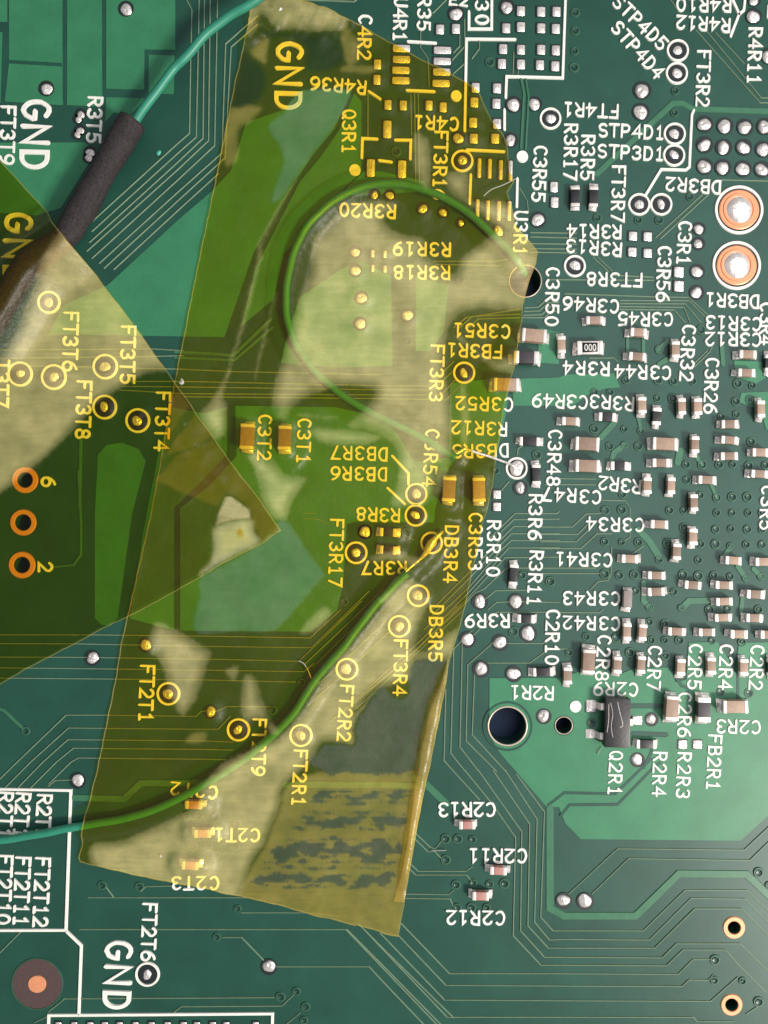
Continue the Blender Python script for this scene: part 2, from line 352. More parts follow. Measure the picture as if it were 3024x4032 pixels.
TR = [
    (1, 0, [(40, -60), (115, 80), (105, 480), (95, 1090), (0, 1172), (-700, 1810)]), (1, 0, [(175, -60), (165, 480), (150, 1120), (0, 1252), (-700, 1890)]),
    (1, 0, [(218, -60), (205, 1130), (0, 1325), (-720, 1980)]), (1, 0, [(265, -60), (250, 1150), (0, 1385), (-740, 2050)]), (1, 0, [(325, -60), (300, 1190), (0, 1470), (-700, 2110)]),
    (1, 0, [(650, 130), (390, 360), (360, 1250), (0, 1570), (-640, 2150)]), (1, 0, [(650, 200), (435, 385), (385, 1290), (0, 1640), (-600, 2190)]), (1, 0, [(330, 1420), (0, 1720), (-520, 2200)]), (1, 0, [(780, -10), (1440, 15), (1470, -10)]),
    (0, 1, [(-300, 785), (1250, 775), (1500, 790)]), (0, 1, [(-300, 855), (1290, 835), (1500, 830)]), (0, 1, [(200, 910), (1480, 940), (1900, 960), (2425, 970), (3110, 985)]),
    (0, 1, [(1000, 1040), (1500, 1040), (3110, 1075), (3500, 1075), (3700, 880)]), (0, 1, [(1000, 1080), (1500, 1085), (3110, 1108), (3540, 1110), (3740, 910)]), (0, 1, [(980, 1110), (1500, 1140), (3110, 1150), (3600, 1150), (3790, 950)]), (0, 1, [(1500, 1165), (3110, 1180), (3640, 1190), (3830, 1000)]),
    (2, 1, [(640, 60), (1150, 60), (1240, 40)]), (2, 1, [(660, 85), (1180, 95)]), (2, 1, [(800, 600), (900, 520), (1340, 450)]), (2, 1, [(850, 600), (950, 510), (1340, 490)]), (2, 1, [(900, 620), (1000, 530), (1340, 520)]),
    (2, 1, [(1380, 440), (1490, 435), (1560, 370), (1659, 360)]), (2, 1, [(1375, 470), (1500, 465), (1570, 400), (1659, 395)]), (2, 1, [(1370, 500), (1520, 495), (1590, 430), (1659, 425)]), (2, 1, [(1360, 520), (1540, 520), (1600, 470), (1659, 465)]),
    (0, 2, [(-300, 1035), (780, 1035), (1659, 1045), (2530, 1060), (2780, 830)]), (0, 2, [(-300, 1105), (600, 1108), (1659, 1128), (2540, 1140), (3010, 680)]), (0, 2, [(-300, 1215), (600, 1218), (1659, 1232), (2440, 1250), (2950, 760)]), (0, 2, [(-300, 1300), (1659, 1322), (2480, 1335), (2560, 1270)]), (0, 2, [(-300, 1385), (1659, 1402), (2410, 1420)]),
    (0, 2, [(-70, 2280), (140, 2074), (540, 1690), (880, 1690), (1600, 1700), (1640, 1660), (1700, 1655)]), (0, 2, [(40, 2284), (250, 2074), (560, 1795), (1659, 1805), (1780, 1805), (1880, 1700)]), (0, 2, [(140, 2290), (350, 2074), (555, 1890), (1659, 1900), (1900, 1910)]), (0, 2, [(250, 2285), (460, 2074), (600, 1960), (1659, 1970), (1900, 1975)]), (0, 2, [(400, 2250), (580, 2074), (640, 2040), (1659, 2050), (1850, 2055)]),
    (1, 2, [(310, 1660), (400, 1620), (760, 1622)]), (0, 3, [(395, 130), (450, 85), (580, 80)]),
    (2, 2, [(1659, 30), (1640, 45), (1300, 45), (1100, 240)]), (2, 2, [(1659, 90), (1290, 95), (1190, 190)]), (2, 2, [(1400, 150), (1290, 150), (1190, 250), (950, 500), (600, 850)]), (2, 2, [(1659, 210), (1270, 210), (1190, 290), (940, 560), (620, 880)]), (2, 2, [(1659, 265), (1270, 265), (1180, 350), (930, 640), (560, 990)]),
    (2, 2, [(1659, 325), (1250, 325), (920, 690), (500, 1110)]), (2, 2, [(1659, 400), (1220, 405), (910, 740), (480, 1170), (0, 1580)]), (2, 2, [(1740, 490), (1560, 490), (1230, 490), (1050, 660), (980, 690), (880, 790), (400, 1250), (-120, 1680)]),
    (2, 2, [(1400, 670), (1140, 675), (1040, 760)]), (2, 2, [(1659, 770), (1350, 765)]), (2, 2, [(1280, 765), (1150, 770), (1080, 830)]), (2, 2, [(1550, 850), (1150, 850), (960, 1040)]), (2, 2, [(1659, 1040), (1520, 1105), (1230, 1105)]),
    (2, 2, [(1120, 1100), (915, 1280), (900, 1900), (1150, 2150), (1305, 2690), (1285, 3490), (1510, 3730), (1708, 3730), (2349, 3735), (2614, 3545), (3018, 3605), (3114, 3710), (3400, 4000)]) if False else (2, 2, [(1120, 1100), (915, 1280), (900, 1900), (1150, 2150)]),
    (2, 2, [(950, 1000), (800, 1150), (775, 2000), (890, 2145)]), (2, 2, [(870, 1110), (850, 1950), (1000, 2145)]), (2, 2, [(735, 1480), (720, 2060), (790, 2140)]), (2, 2, [(970, 1360), (950, 1850), (1220, 2145)]), (2, 2, [(1740, 1150), (1580, 1150), (1420, 1265), (1080, 1265)]),
    (2, 2, [(860, 850), (0, 1640)]), (2, 2, [(830, 800), (150, 1430), (-200, 1740)]), (2, 2, [(560, 740), (-80, 1340), (-400, 1620)]), (2, 2, [(480, 700), (-150, 1300), (-420, 1530)]),
    (1, 2, [(1040, 1270), (1560, 780), (1680, 660)]), (1, 2, [(1100, 1300), (1680, 740)]),
    (2, 3, [(790, 0), (1010, 240)]), (2, 3, [(890, 0), (1110, 270), (1305, 550), (1285, 1350), (1510, 1590), (1708, 1590), (2538, 1595), (2673, 1465), (3018, 1465), (3108, 1570), (3348, 1810)]),
    (2, 3, [(1000, 0), (1355, 500), (1345, 1310), (1540, 1525), (1708, 1525), (2503, 1530), (2618, 1415), (3138, 1415), (3400, 1670)]), (2, 3, [(1120, 0), (1420, 440), (1405, 1270), (1570, 1450), (1708, 1450), (2443, 1450), (2768, 1130), (3148, 1130), (3400, 1380)]),
    (2, 3, [(1220, 0), (1480, 400), (1460, 1240), (1580, 1385), (1708, 1380), (2398, 1385), (2738, 1045), (3178, 1050), (3400, 1270)]), (2, 3, [(1310, 30), (1540, 340), (1510, 1200), (1610, 1310), (1708, 1310), (2348, 1310), (2688, 980), (3198, 980), (3400, 1180)]),
    (2, 3, [(370, 1250), (765, 1660), (1659, 1660), (2633, 1665), (2753, 1545), (2903, 1545)]), (2, 3, [(350, 1350), (735, 1755), (1659, 1760), (2663, 1765), (2723, 1710), (2878, 1715), (2918, 1670)]), (2, 3, [(200, 1330), (725, 1875), (1659, 1880), (2898, 1885), (3118, 1690)]),
    (2, 3, [(40, 1270), (745, 2015), (1659, 2015), (2758, 2015), (2783, 2050), (3088, 2050)]), (2, 3, [(-80, 1300), (660, 2074), (700, 2110)]), (1, 3, [(-800, 1300), (1380, 1300), (1659, 1580), (2200, 2130)]), (1, 3, [(800, 1603), (1560, 1603), (1659, 1710), (2040, 2110)]),
    (2, 3, [(450, 480), (610, 630), (650, 640), (700, 580)]), (2, 3, [(450, 530), (590, 665), (640, 660), (700, 720)]), (2, 3, [(420, 740), (510, 825), (900, 825), (950, 790)]), (2, 3, [(400, 770), (490, 855), (905, 855), (950, 910)]), (2, 3, [(380, 1010), (760, 1015), (800, 980)]), (2, 3, [(380, 1045), (770, 1050), (800, 1120)]),
    (3, 3, [(1480, 1990), (1570, 1930)]), (3, 3, [(30, 1010), (430, 640), (1465, 650), (1720, 410)]), (3, 3, [(220, 1010), (520, 720), (1510, 735), (1720, 530)]),
    (1, 3, [(-730, 1040), (560, 1040)]), (1, 3, [(520, 1163), (1100, 1163), (1300, 1190)]), (1, 3, [(370, 1365), (520, 1365), (700, 1550)]), (1, 3, [(-930, 1865), (790, 1855)]), (1, 3, [(-30, 1975), (30, 1930), (850, 1925), (950, 1830)]), (1, 3, [(1000, 1980), (880, 2080)]), (1, 3, [(1480, 1260), (1659, 1440), (2250, 2020)]),
    (0, 3, [(870, 960), (930, 1040), (980, 1040)]), (0, 3, [(1150, 990), (1190, 950), (1400, 945)]), (0, 3, [(170, 1320), (-30, 1520)]), (0, 3, [(400, 1970), (530, 1865)]), (0, 3, [(280, 2060), (390, 2010)]),
    (3, 0, [(1070, 250), (1590, 840), (1720, 840)]), (3, 0, [(1150, 250), (1600, 800), (1720, 800)]), (3, 0, [(1230, 270), (1460, 520)]), (3, 0, [(1170, 1590), (780, 1950)]), (3, 0, [(1120, 1590), (740, 1940)]), (3, 0, [(850, -20), (920, 90)]), (3, 0, [(1280, 1470), (1720, 1480)]),
    (3, 1, [(0, 325), (720, 350), (1010, 355), (1170, 505)]), (3, 1, [(450, 380), (1010, 382), (1150, 520)]), (3, 1, [(450, 405), (980, 408), (1110, 560)]), (3, 1, [(450, 430), (970, 436), (1020, 560)]), (3, 1, [(450, 453), (890, 458), (980, 560)]), (3, 1, [(230, 30), (350, 140)]), (3, 1, [(270, 30), (385, 140)]), (3, 1, [(410, 175), (720, 190)]), (3, 1, [(-150, 210), (720, 215)]),
    (3, 1, [(-160, 1832), (250, 1838)]), (3, 1, [(-160, 1880), (250, 1885)]), (3, 1, [(1060, 920), (1180, 800), (1200, 760)]), (3, 1, [(1060, 890), (1160, 790)]), (3, 1, [(310, 2010), (490, 2015), (520, 2060)]), (3, 1, [(200, 850), (400, 850), (430, 880)]),
    (2, 0, [(530, 260), (530, 390), (590, 480), (600, 700)]), (2, 0, [(850, 280), (850, 380), (800, 430)]), (2, 0, [(1010, 340), (1010, 400), (950, 480)]), (2, 0, [(890, 160), (890, 380), (790, 490)]), (2, 0, [(890, 520), (800, 600)]), (2, 0, [(740, 0), (630, 110)]), (2, 0, [(1290, 430), (1285, 600)]), (2, 0, [(1330, 560), (1320, 640)]),
    (2, 0, [(1430, 1900), (1800, 1905)]), (2, 0, [(1430, 1935), (1800, 1945)]), (2, 0, [(1430, 1990), (1800, 1995)]), (2, 0, [(1430, 2030), (1800, 2035)]), (2, 0, [(1430, 2060), (1800, 2065)]), (2, 0, [(1340, 1540), (1400, 1640), (1410, 1740)]), (2, 0, [(100, 760), (100, 1120)]), (2, 0, [(480, 760), (490, 1500)]), (2, 0, [(510, 760), (520, 1500)]), (2, 0, [(450, 780), (455, 1100)]),
    (3, 2, [(-200, 155), (60, 155), (170, 50), (330, 40)]), (3, 2, [(-200, 215), (100, 215), (200, 120)]), (3, 2, [(-200, 275), (90, 275), (190, 180)]), (3, 2, [(-200, 330), (130, 330), (260, 210), (380, 210)]), (3, 2, [(-200, 490), (250, 490)]), (3, 2, [(-200, 535), (280, 535)]), (3, 2, [(210, 660), (270, 600), (350, 590), (375, 540), (380, 320)]), (3, 2, [(-200, 850), (280, 855), (310, 830)]), (3, 2, [(530, 0), (530, 240), (480, 270)]), (3, 2, [(730, 690), (880, 690)]), (3, 2, [(540, 380), (640, 310)]),
    (1, 2, [(1030, 40), (1130, 45)]), (1, 2, [(1030, 85), (1140, 90), (1210, 120)]), (2, 2, [(400, 220), (470, 260)]), (2, 1, [(1320, 1640), (1325, 1590), (1400, 1540)]), (2, 1, [(1250, 1860), (1190, 1930)]),
]
for k, (c, r, q) in enumerate(TR):
    V, F = ribbon(T(c, r, q), 10.5 / MM, 0.0, 0.058 + (k % 11) * 0.0009, bev=0.03); mesh_obj('trace', V, F, M['trace'], board)

# small tented vias
VIAS = [(3, 1, [(500, 1030), (760, 1030), (885, 1040), (1045, 1040), (485, 1430), (620, 1445), (365, 1570), (485, 1560), (600, 1570), (1395, 1205), (1510, 1190), (1410, 1060), (1530, 1075), (1400, 1310), (1275, 1330), (1520, 1535), (1260, 1720), (1370, 1720), (1500, 1730), (1635, 1725), (990, 1720), (1120, 1720), (995, 1845), (1240, 1990), (1365, 1985), (1490, 1985), (470, 1960), (1105, 1970), (755, 1180), (880, 1180), (370, 1330), (240, 1430), (770, 780), (1110, 620), (240, 1130), (370, 1130)]),
        (3, 2, [(330, 20), (465, 15), (855, 20), (970, 20), (1240, 40), (1365, 40), (1495, 40), (1230, 175), (1355, 170), (1490, 175), (1230, 295), (1480, 300), (1610, 300), (840, 290), (1110, 295), (1090, 425), (600, 280), (465, 280), (325, 275), (325, 540), (445, 550), (565, 545), (965, 545), (1090, 555), (1215, 550), (1350, 560), (1475, 575), (1600, 560), (690, 810), (950, 815), (890, 685), (1330, 825), (1580, 830), (35, 1180), (175, 1050), (420, 1060), (815, 945), (815, 1080), (705, 1080), (935, 1080), (1200, 1085), (1445, 1095), (820, 1205), (1270, 1500), (1500, 1510), (690, 930), (580, 680), (970, 160), (770, 420), (215, 1755), (1180, 830), (530, 1180), (1610, 175), (1610, 40), (1350, 310)]),
        (2, 2, [(1360, 550), (1590, 600), (1290, 1010), (415, 205)]), (1, 2, [(1360, 765), (1010, 1425), (775, 1650)]),
        (2, 3, [(735, 560), (835, 560), (955, 565), (735, 730), (820, 935), (960, 920), (1095, 930), (1215, 925), (830, 1120), (945, 1120), (1070, 1120)]),
        (3, 3, [(1580, 835), (1665, 940), (1225, 1548), (1220, 1715), (1450, 1720), (1580, 1890)]),
        (3, 0, [(85, 105), (85, 255), (75, 555), (80, 420), (900, 745), (895, 925), (1020, 1610), (600, 1800), (770, 1800), (265, 1780)]),
        (0, 3, [(835, 940), (1140, 950)]), (0, 2, [(210, 1820)]), (1, 3, [(490, 1130), (320, 1360), (840, 1850), (970, 1805), (1045, 1930), (1030, 2040), (70, 370), (170, 370), (310, 380), (120, 620), (245, 615), (310, 690), (480, 440), (470, 620)]),
        (2, 0, [(1095, 510), (330, 1240)]), (2, 1, [(855, 215), (1480, 1640), (430, 720), (1145, 1770)])]
vr = []
Vr, Fr = ribbon(circ((0, 0), 0.25, 22), 0.15, 0, 0.078, closed=True, bev=0.04)
vme = bpy.data.meshes.new('via_ring'); vme.from_pydata(Vr, [], Fr); vme.materials.append(M['via'])
Vr, Fr = disc_geo(0.19, 14, [(0, 0.048), (0.6, 0.056), (1, 0.072)]); dme = bpy.data.meshes.new('via_dimple'); dme.from_pydata(Vr, [], Fr); dme.materials.append(M['viah'])
for c, r, q in VIAS:
    for p in T(c, r, q):
        s = random.uniform(0.8, 1.12)
        o = link('via', vme, board, (p[0], p[1], 0), 0, (s, s, 1)); d = link('dimple', dme, o, (0, 0, 0.0), 0, (random.uniform(0.55, 0.95),) * 2 + (1,))

# ------------------------------------------------------------------ silkscreen
def A(cx, cy, rx, ry, a0, a1, n=9):
    return [(cx + rx * math.cos(math.radians(a0 + (a1 - a0) * k / (n - 1))), cy + ry * math.sin(math.radians(a0 + (a1 - a0) * k / (n - 1)))) for k in range(n)]
GL = {
 '0': [A(.5, .5, .44, .5, 90, 450, 19)], '1': [[(.22, .80), (.55, 1), (.55, 0)], [(.18, 0), (.92, 0)]],
 '2': [A(.5, .72, .42, .28, 160, -35, 9) + [(.06, 0), (.96, 0)]],
 '3': [A(.45, .75, .42, .25, 150, -80, 9) , A(.45, .26, .46, .26, 85, -150, 10)],
 '4': [[(.74, 0), (.74, 1), (.04, .32), (1, .32)]], '5': [[(.9, 1), (.16, 1), (.12, .56)] + A(.46, .31, .46, .31, 120, -145, 10)],
 '6': [[(.80, 1.0), (.52, .92)] + A(.56, .34, .53, .50, 125, 180, 4), A(.5, .31, .46, .31, 180, 540, 17)],
 '7': [[(.05, 1), (.95, 1), (.36, 0)]], '8': [A(.5, .75, .36, .25, -90, 270, 15), A(.5, .26, .44, .26, 90, 450, 15)],
 '9': [A(.5, .69, .46, .31, 0, 360, 17), A(.44, .66, .53, .50, 0, -55, 4) + [(.48, .08), (.2, 0)]],
 'A': [[(0, 0), (.5, 1), (1, 0)], [(.2, .33), (.8, .33)]],
 'B': [[(.1, .53), (.1, 1), (.5, 1)] + A(.55, .765, .33, .235, 90, -90, 7) + [(.1, .53), (.1, 0), (.55, 0)] + A(.55, .265, .4, .265, -90, 80, 7)],
 'C': [A(.52, .5, .48, .5, 48, 312, 15)], 'D': [[(.1, 0), (.1, 1), (.42, 1)] + A(.42, .5, .52, .5, 80, -80, 11) + [(.42, 0), (.1, 0)]],
 'E': [[(.95, 1), (.1, 1), (.1, 0), (.95, 0)], [(.1, .52), (.75, .52)]], 'F': [[(.95, 1), (.1, 1), (.1, 0)], [(.1, .52), (.75, .52)]],
 'G': [A(.52, .5, .48, .5, 50, 345, 17) + [(.98, .46), (.6, .46)]], 'L': [[(.1, 1), (.1, 0), (.9, 0)]], 'N': [[(.05, 0), (.05, 1), (.95, 0), (.95, 1)]],
 'P': [[(.1, 0), (.1, 1), (.5, 1)] + A(.5, .73, .42, .27, 85, -90, 8) + [(.12, .46)]], 'Q': [A(.5, .5, .44, .5, 90, 450, 19), [(.62, .2), (.92, -.02)]],
 'R': [[(.1, 0), (.1, 1), (.5, 1)] + A(.5, .74, .42, .26, 85, -90, 8) + [(.12, .48)], [(.45, .48), (.95, 0)]],
 'S': [A(.5, .75, .42, .25, 35, 250, 9) + A(.5, .25, .44, .25, 80, -145, 9)], 'T': [[(0, 1), (1, 1)], [(.5, 1), (.5, 0)]], 'U': [[(.08, 1), (.08, .36)] + A(.5, .36, .42, .36, 180, 360, 9) + [(.92, 1)]],
 'O': [A(.5, .5, .44, .5, 90, 450, 19)],
}
def text(c, r, s, u1, v1, u2, v2, h=122, st=None, asp=0.585):
    a = np.array(P(c, r, u1, v1)); b = np.array(P(c, r, u2, v2)); n = len(s)
    if n > 1: d = (b - a) / np.linalg.norm(b - a); step = (b - a) / (n - 1)
    else: d = (b - a) / np.linalg.norm(b - a); step = d * 0
    up = np.array([-d[1], d[0]]); H = h / MM; stw = (st or h * 0.172) / MM
    hh = H - stw; ww = H * asp
    V, F = [], []; k = 0
    for i, ch in enumerate(s):
        o = a + step * i
        wl = ww * (0.75 if ch == '1' else 1.0)
        jr = [random.uniform(-.012, .012) for _ in range(2)]
        for stx in GL[ch]:
            q = [o + d * ((x - .5) * wl + jr[0] * H) + up * ((y - .5) * hh + jr[1] * H) for x, y in stx]
            q = [v_ + np.array((random.uniform(-1, 1), random.uniform(-1, 1))) * .011 * H for v_ in q[:-1]] + [q[-1]] if np.linalg.norm(q[0] - q[-1]) > 1e-6 else q
            cl = np.linalg.norm(q[0] - q[-1]) < 1e-6
            if cl: q = q[:-1]
            ribbon(q, stw * random.uniform(.93, 1.06), 0.0, 0.080 + 0.011 * (k % 3), bev=stw * 0.14, V=V, F=F, closed=cl, dz=.0004); k += 1
    o = mesh_obj('printed_code', V, F, M['silk'], board)
    o['label'] = 'white printed code reading ' + s
    return o
TX = [
 (0,0,'GND',295,900,285,1305,250),(0,0,'FT3T9',70,905,60,1305,130),(0,0,'R3T5',780,830,765,1130,130),(0,0,'GND',150,1820,140,2240,245),
 (1,0,'GND',910,420,898,822,238),(1,0,'C4R2',1530,165,1520,450),(1,0,'R4R36',1500,715,1120,685),(1,0,'Q3R1',1400,935,1395,1215),(2,0,'R3R20',290,1730,-92,1715),
 (2,0,'U4R1',370,20,360,300),(2,0,'R35',560,15,555,215),(2,0,'30',1030,50,1030,165),(2,0,'C4R1',800,1015,515,1000),(2,0,'FT3R16',700,1110,680,1590),(2,0,'C3R55',1510,1235,1490,1610),(2,0,'U3R1',1350,1760,1340,2050),(2,0,'R3R19',740,2040,345,2030),(2,0,'E2',800,-5,885,5,110),
 (3,0,'STP4D5',440,20,785,355),(3,0,'STP4D4',430,230,755,590),(3,0,'R4R10',1320,45,945,40),(3,0,'R4R12',1310,210,945,185),(3,0,'R4R11',1555,265,1540,650),(3,0,'FT3R2',1135,450,1120,835),(3,0,'FT4R1',400,910,25,895),(3,0,'STP4D1',310,1065,770,1085),(3,0,'STP3D1',305,1235,770,1260),(3,0,'R3R17',50,1050,40,1435),(3,0,'R3R5',190,1140,180,1435),(3,0,'FT3R7',440,1390,430,1775),(3,0,'DB3R2',1235,1530,860,1505),(3,0,'R3R14',425,1895,55,1890),(3,0,'R3R13',425,2040,45,2010),(3,0,'C3R1',980,1850,965,2124),
 (3,1,'C3R56',812,-20,795,352),(3,1,'FT3R8',595,215,215,205),(3,1,'C3R46',400,430,20,405),(3,1,'C3R45',840,535,470,530),(3,1,'DB3R1',1545,390,1185,375),(3,1,'C3R13',1560,575,1185,560),(3,1,'C3R12',1560,700,1180,695),(3,1,'C3R4',1645,440,1638,705),(3,1,'C3R32',1010,620,990,1000),(3,1,'C3R26',1200,890,1185,1265),(3,1,'R3R4',325,940,25,930),(3,1,'C3R44',825,970,445,960),(3,1,'R3R3',525,1225,240,1205),(3,1,'C3R49',145,1212,-229,1195),(3,1,'R3R2',585,1900,310,1870),(3,1,'C3R47',255,1985,-144,1960),(3,1,'C3R5',1655,1930,1640,2214),
 (2,1,'C3R50',1610,150,1600,550),(2,1,'C3R48',1630,1475,1612,1855),(2,2,'R3R6',1470,-75,1462,220),(2,2,'R3R11',1475,385,1455,755),(2,1,'C3R51',1220,635,838,620),(2,1,'FB3R1',1160,800,785,785),(2,1,'FT3R3',670,780,655,1165),(2,1,'C3R52',1245,1230,855,1220),(2,1,'R3R12',1200,1430,820,1415),(2,1,'DB3R3',1210,1605,825,1610),(2,1,'C3R54',625,1470,600,1860),(2,1,'DB3R7',225,1635,-160,1622),(2,1,'DB3R6',220,1800,-165,1790),(2,1,'R3R18',735,155,350,150),
 (1,1,'C3T1',1035,1385,1025,1670),(1,1,'C3T2',715,1355,705,1645),(0,1,'FT3T6',585,515,570,915,132),(0,1,'FT3T5',1050,625,1040,1020,130),(0,1,'FT3T8',690,1075,675,1470,132),(0,1,'FT3T4',1335,1165,1320,1565,130),(0,1,'T3T7',20,910,10,1210,130),
 (0,1,'6',395,1860,395,1960,128),(0,2,'2',370,480,370,580,128),(0,2,'FT2T1',1205,1320,1190,1705,128),
 (2,2,'R3R8',325,60,45,50),(2,2,'R3R7',380,490,90,490),(2,2,'DB3R4',785,180,770,570),(2,2,'C3R53',980,80,975,470),(2,2,'R3R10',1130,140,1120,520),(2,2,'DB3R5',660,830,650,1215),(2,2,'FT3R4',370,1110,360,1490),(2,2,'R3R9',1220,920,930,920),(2,2,'C2R10',1610,870,1600,1240),(2,2,'R2R1',1580,1510,1300,1505),
 (1,2,'FT3R17',1300,125,1285,605),(1,2,'FT2R2',1380,1480,1355,1865),(1,2,'FT2T9',670,1755,655,2146),(1,2,'FT2R1',1005,2010,985,2390),
 (1,3,'C2T1',630,530,340,525),(1,3,'C2T3',295,920,-12,920),(1,3,'C2T2',285,180,-20,150),
 (0,3,'R2T1',365,235,350,515,130),(0,3,'R2T1',190,220,170,510,130),(0,3,'R2T1',50,215,35,510,130),(0,3,'FT2T12',350,750,330,1235,132),(0,3,'FT2T11',190,745,170,1225,132),(0,3,'FT2T10',45,730,25,1215,132),(0,3,'FT2T6',1225,1120,1210,1515,128),(0,3,'GND',970,1470,955,1870,238),
 (2,3,'C2R13',1100,320,715,320,128),(2,3,'C2R11',1355,700,965,695,128),(2,3,'C2R12',1175,1205,780,1200,128),
 (3,2,'C3R34',605,140,215,130),(3,2,'C3R41',345,425,-39,415),(3,2,'C3R43',410,740,20,735),(3,2,'C3R42',410,945,20,935),(3,2,'C2R8',320,1080,300,1370),(3,2,'C2R9',555,1480,270,1475),(3,2,'C2R7',735,1165,720,1450),(3,2,'C2R5',1065,1150,1055,1440),(3,2,'C2R4',1315,1155,1305,1440),(3,2,'C2R2',1570,1160,1555,1445),(3,2,'C2R6',980,1545,970,1830),(3,2,'C2R3',1555,1790,1270,1780),(3,2,'FB2R1',1225,1885,1207,2260),(3,2,'Q2R1',415,2020,405,2305),(3,2,'R2R4',775,2025,765,2310),(3,2,'R2R3',975,2030,960,2330),
]
for t in TX: text(*t)
SL = [
 (2,0,[(925,100),(925,240),(1110,240),(1112,-80)]),(2,0,[(1300,325),(905,322),(890,1070)]),(2,0,[(430,342),(652,355)]),(2,0,[(1225,800),(1232,628),(1690,640),(1715,-80)]),(2,0,[(1215,900),(1215,1060)]),(2,0,[(420,740),(640,750)]),(2,0,[(110,750),(200,810)]),
 (2,0,[(50,1290),(55,1132),(175,1137)]),(2,0,[(325,1145),(450,1147),(445,1300)]),(2,0,[(195,1312),(292,1325)]),(2,0,[(910,1225),(1210,1240)]),(2,0,[(940,1430),(930,1665)]),(2,0,[(1320,1462),(1315,1690)]),
 (2,1,[(300,1650),(430,1790),(430,1880)]),(2,1,[(262,1912),(400,2040)]),(3,0,[(660,1590),(785,1385),(985,1390),(1015,1365),(1035,940),(1050,905)]),(3,0,[(1352,298),(1420,120),(1460,85),(1472,-40)]),(3,0,[(1420,120),(1350,-40)]),(3,0,[(1660,50),(1655,145)]),
 (0,3,[(-200,152),(580,165),(540,1305),(-200,1308)]),(0,3,[(548,1318),(665,1430),(645,1985)]),(0,3,[(395,2120),(400,2000),(2226,1986),(2222,2120)]),
 (0,2,[(1030,0),(1030,0.5)]),
]
for c, r, q in SL[:-1]:
    V, F = ribbon(T(c, r, q), 25 / MM, 0.0, 0.096, bev=0.03); mesh_obj('printed_line', V, F, M['silk'], board)
for c, r, u, v, R in [(2,0,820,785,47),(2,0,1360,1280,50),(1,0,1445,1390,50),(3,2,85,1620,51)]:
    p = P(c, r, u, v); V, F = disc_geo(R / MM, 24, [(0, .1), (.9, .1), (1, .0)], 0.01); mesh_obj('printed_dot', V, F, M['silk'], board, loc=(p[0], p[1], 0))

# ------------------------------------------------------------------ solder points
OBST = []                                            # (x, y, radius, height) things the tape has to ride over
dome_me = []
for k in range(9):
    V, F = disc_geo(1, 22, [(0, .50), (.25, .49), (.5, .44), (.72, .34), (.88, .18), (.97, .06), (1, 0)], 0.07, k)
    rg = random.Random(k + 40); ax, ay = rg.uniform(-.35, .35), rg.uniform(-.35, .35)
    th = rg.uniform(0, 6.28); V = [(x, y, z * (1 - .28 * math.tanh(5 * (x * math.cos(th) + y * math.sin(th) - rg.uniform(-.05, .05) - .25)))) for x, y, z in V]
    V = [(x, y, z * (1 - 0.62 * math.exp(-((x - ax) ** 2 + (y - ay) ** 2) / 0.05))) for x, y, z in V]
    me = bpy.data.meshes.new('solder_joint'); me.from_pydata(V, [], F); me.materials.append(M['solder']); me.polygons.foreach_set('use_smooth', [True] * len(F)); dome_me.append(me)
def dome(p, R, parent=board, z=0.06, flat=1.0):
    r = R / MM; o = link('solder_joint', random.choice(dome_me), parent, (p[0] * (1 - .1 / D), p[1] * (1 - .1 / D), z), random.uniform(0, 6.28), (r, r * random.uniform(.84, 1.02), r * random.uniform(.45, .75) * flat))
    OBST.append((p[0], p[1], r + 0.06, z + 0.5 * r * flat)); return o
for c, r, u, v, R in [(0,1,400,395,85),(0,1,165,980,94),(0,1,440,1005,96),(0,1,860,920,95),(0,1,855,1250,92),(0,1,1125,1360,92),(0,2,1375,1515,87),(1,2,1455,365,84),(1,2,1380,1315,84),(1,2,495,1810,86),(1,2,1005,1855,86),(2,2,490,60,83),(2,2,620,285,83),(2,2,510,715,84),(2,2,355,965,84),(2,1,885,970,82),(2,1,495,1960,83),(2,1,1315,1750,82),(2,0,870,1315,82),(2,0,1590,970,80),(3,0,920,415,82),(3,0,912,600,82),(3,0,895,1095,82),(3,0,890,1270,82),(3,0,605,1670,82),(3,0,785,1670,82),(3,1,80,100,81),(0,3,1205,1665,91)]:
    p = P(c, r, u, v)
    V, F = ribbon(circ((0, 0), R / MM, 32), 22 / MM, 0.0, 0.097, closed=True, bev=0.03)
    o = mesh_obj('test_point', V, F, M['silk'], board, loc=(p[0], p[1], 0)); o['label'] = 'white printed ring round a solder test point'
    V, F = disc_geo((R - 14) / MM, 26, [(0, .064), (1, .064)]); mesh_obj('opening_or_shade_rim', V, F, M['lam_or_shade'], o)
    big = (c, r, u) == (2, 1, 1315); q = (62 if big else 40) / MM
    d = link('solder_joint', random.choice(dome_me), o, (random.uniform(-.04, .04), random.uniform(-.04, .04), 0.062), random.uniform(0, 6.28), (q * random.uniform(.7, 1.1), q, q * random.uniform(.4, .8)))
    OBST.append((p[0], p[1], q + .06, .4 * q + .08))
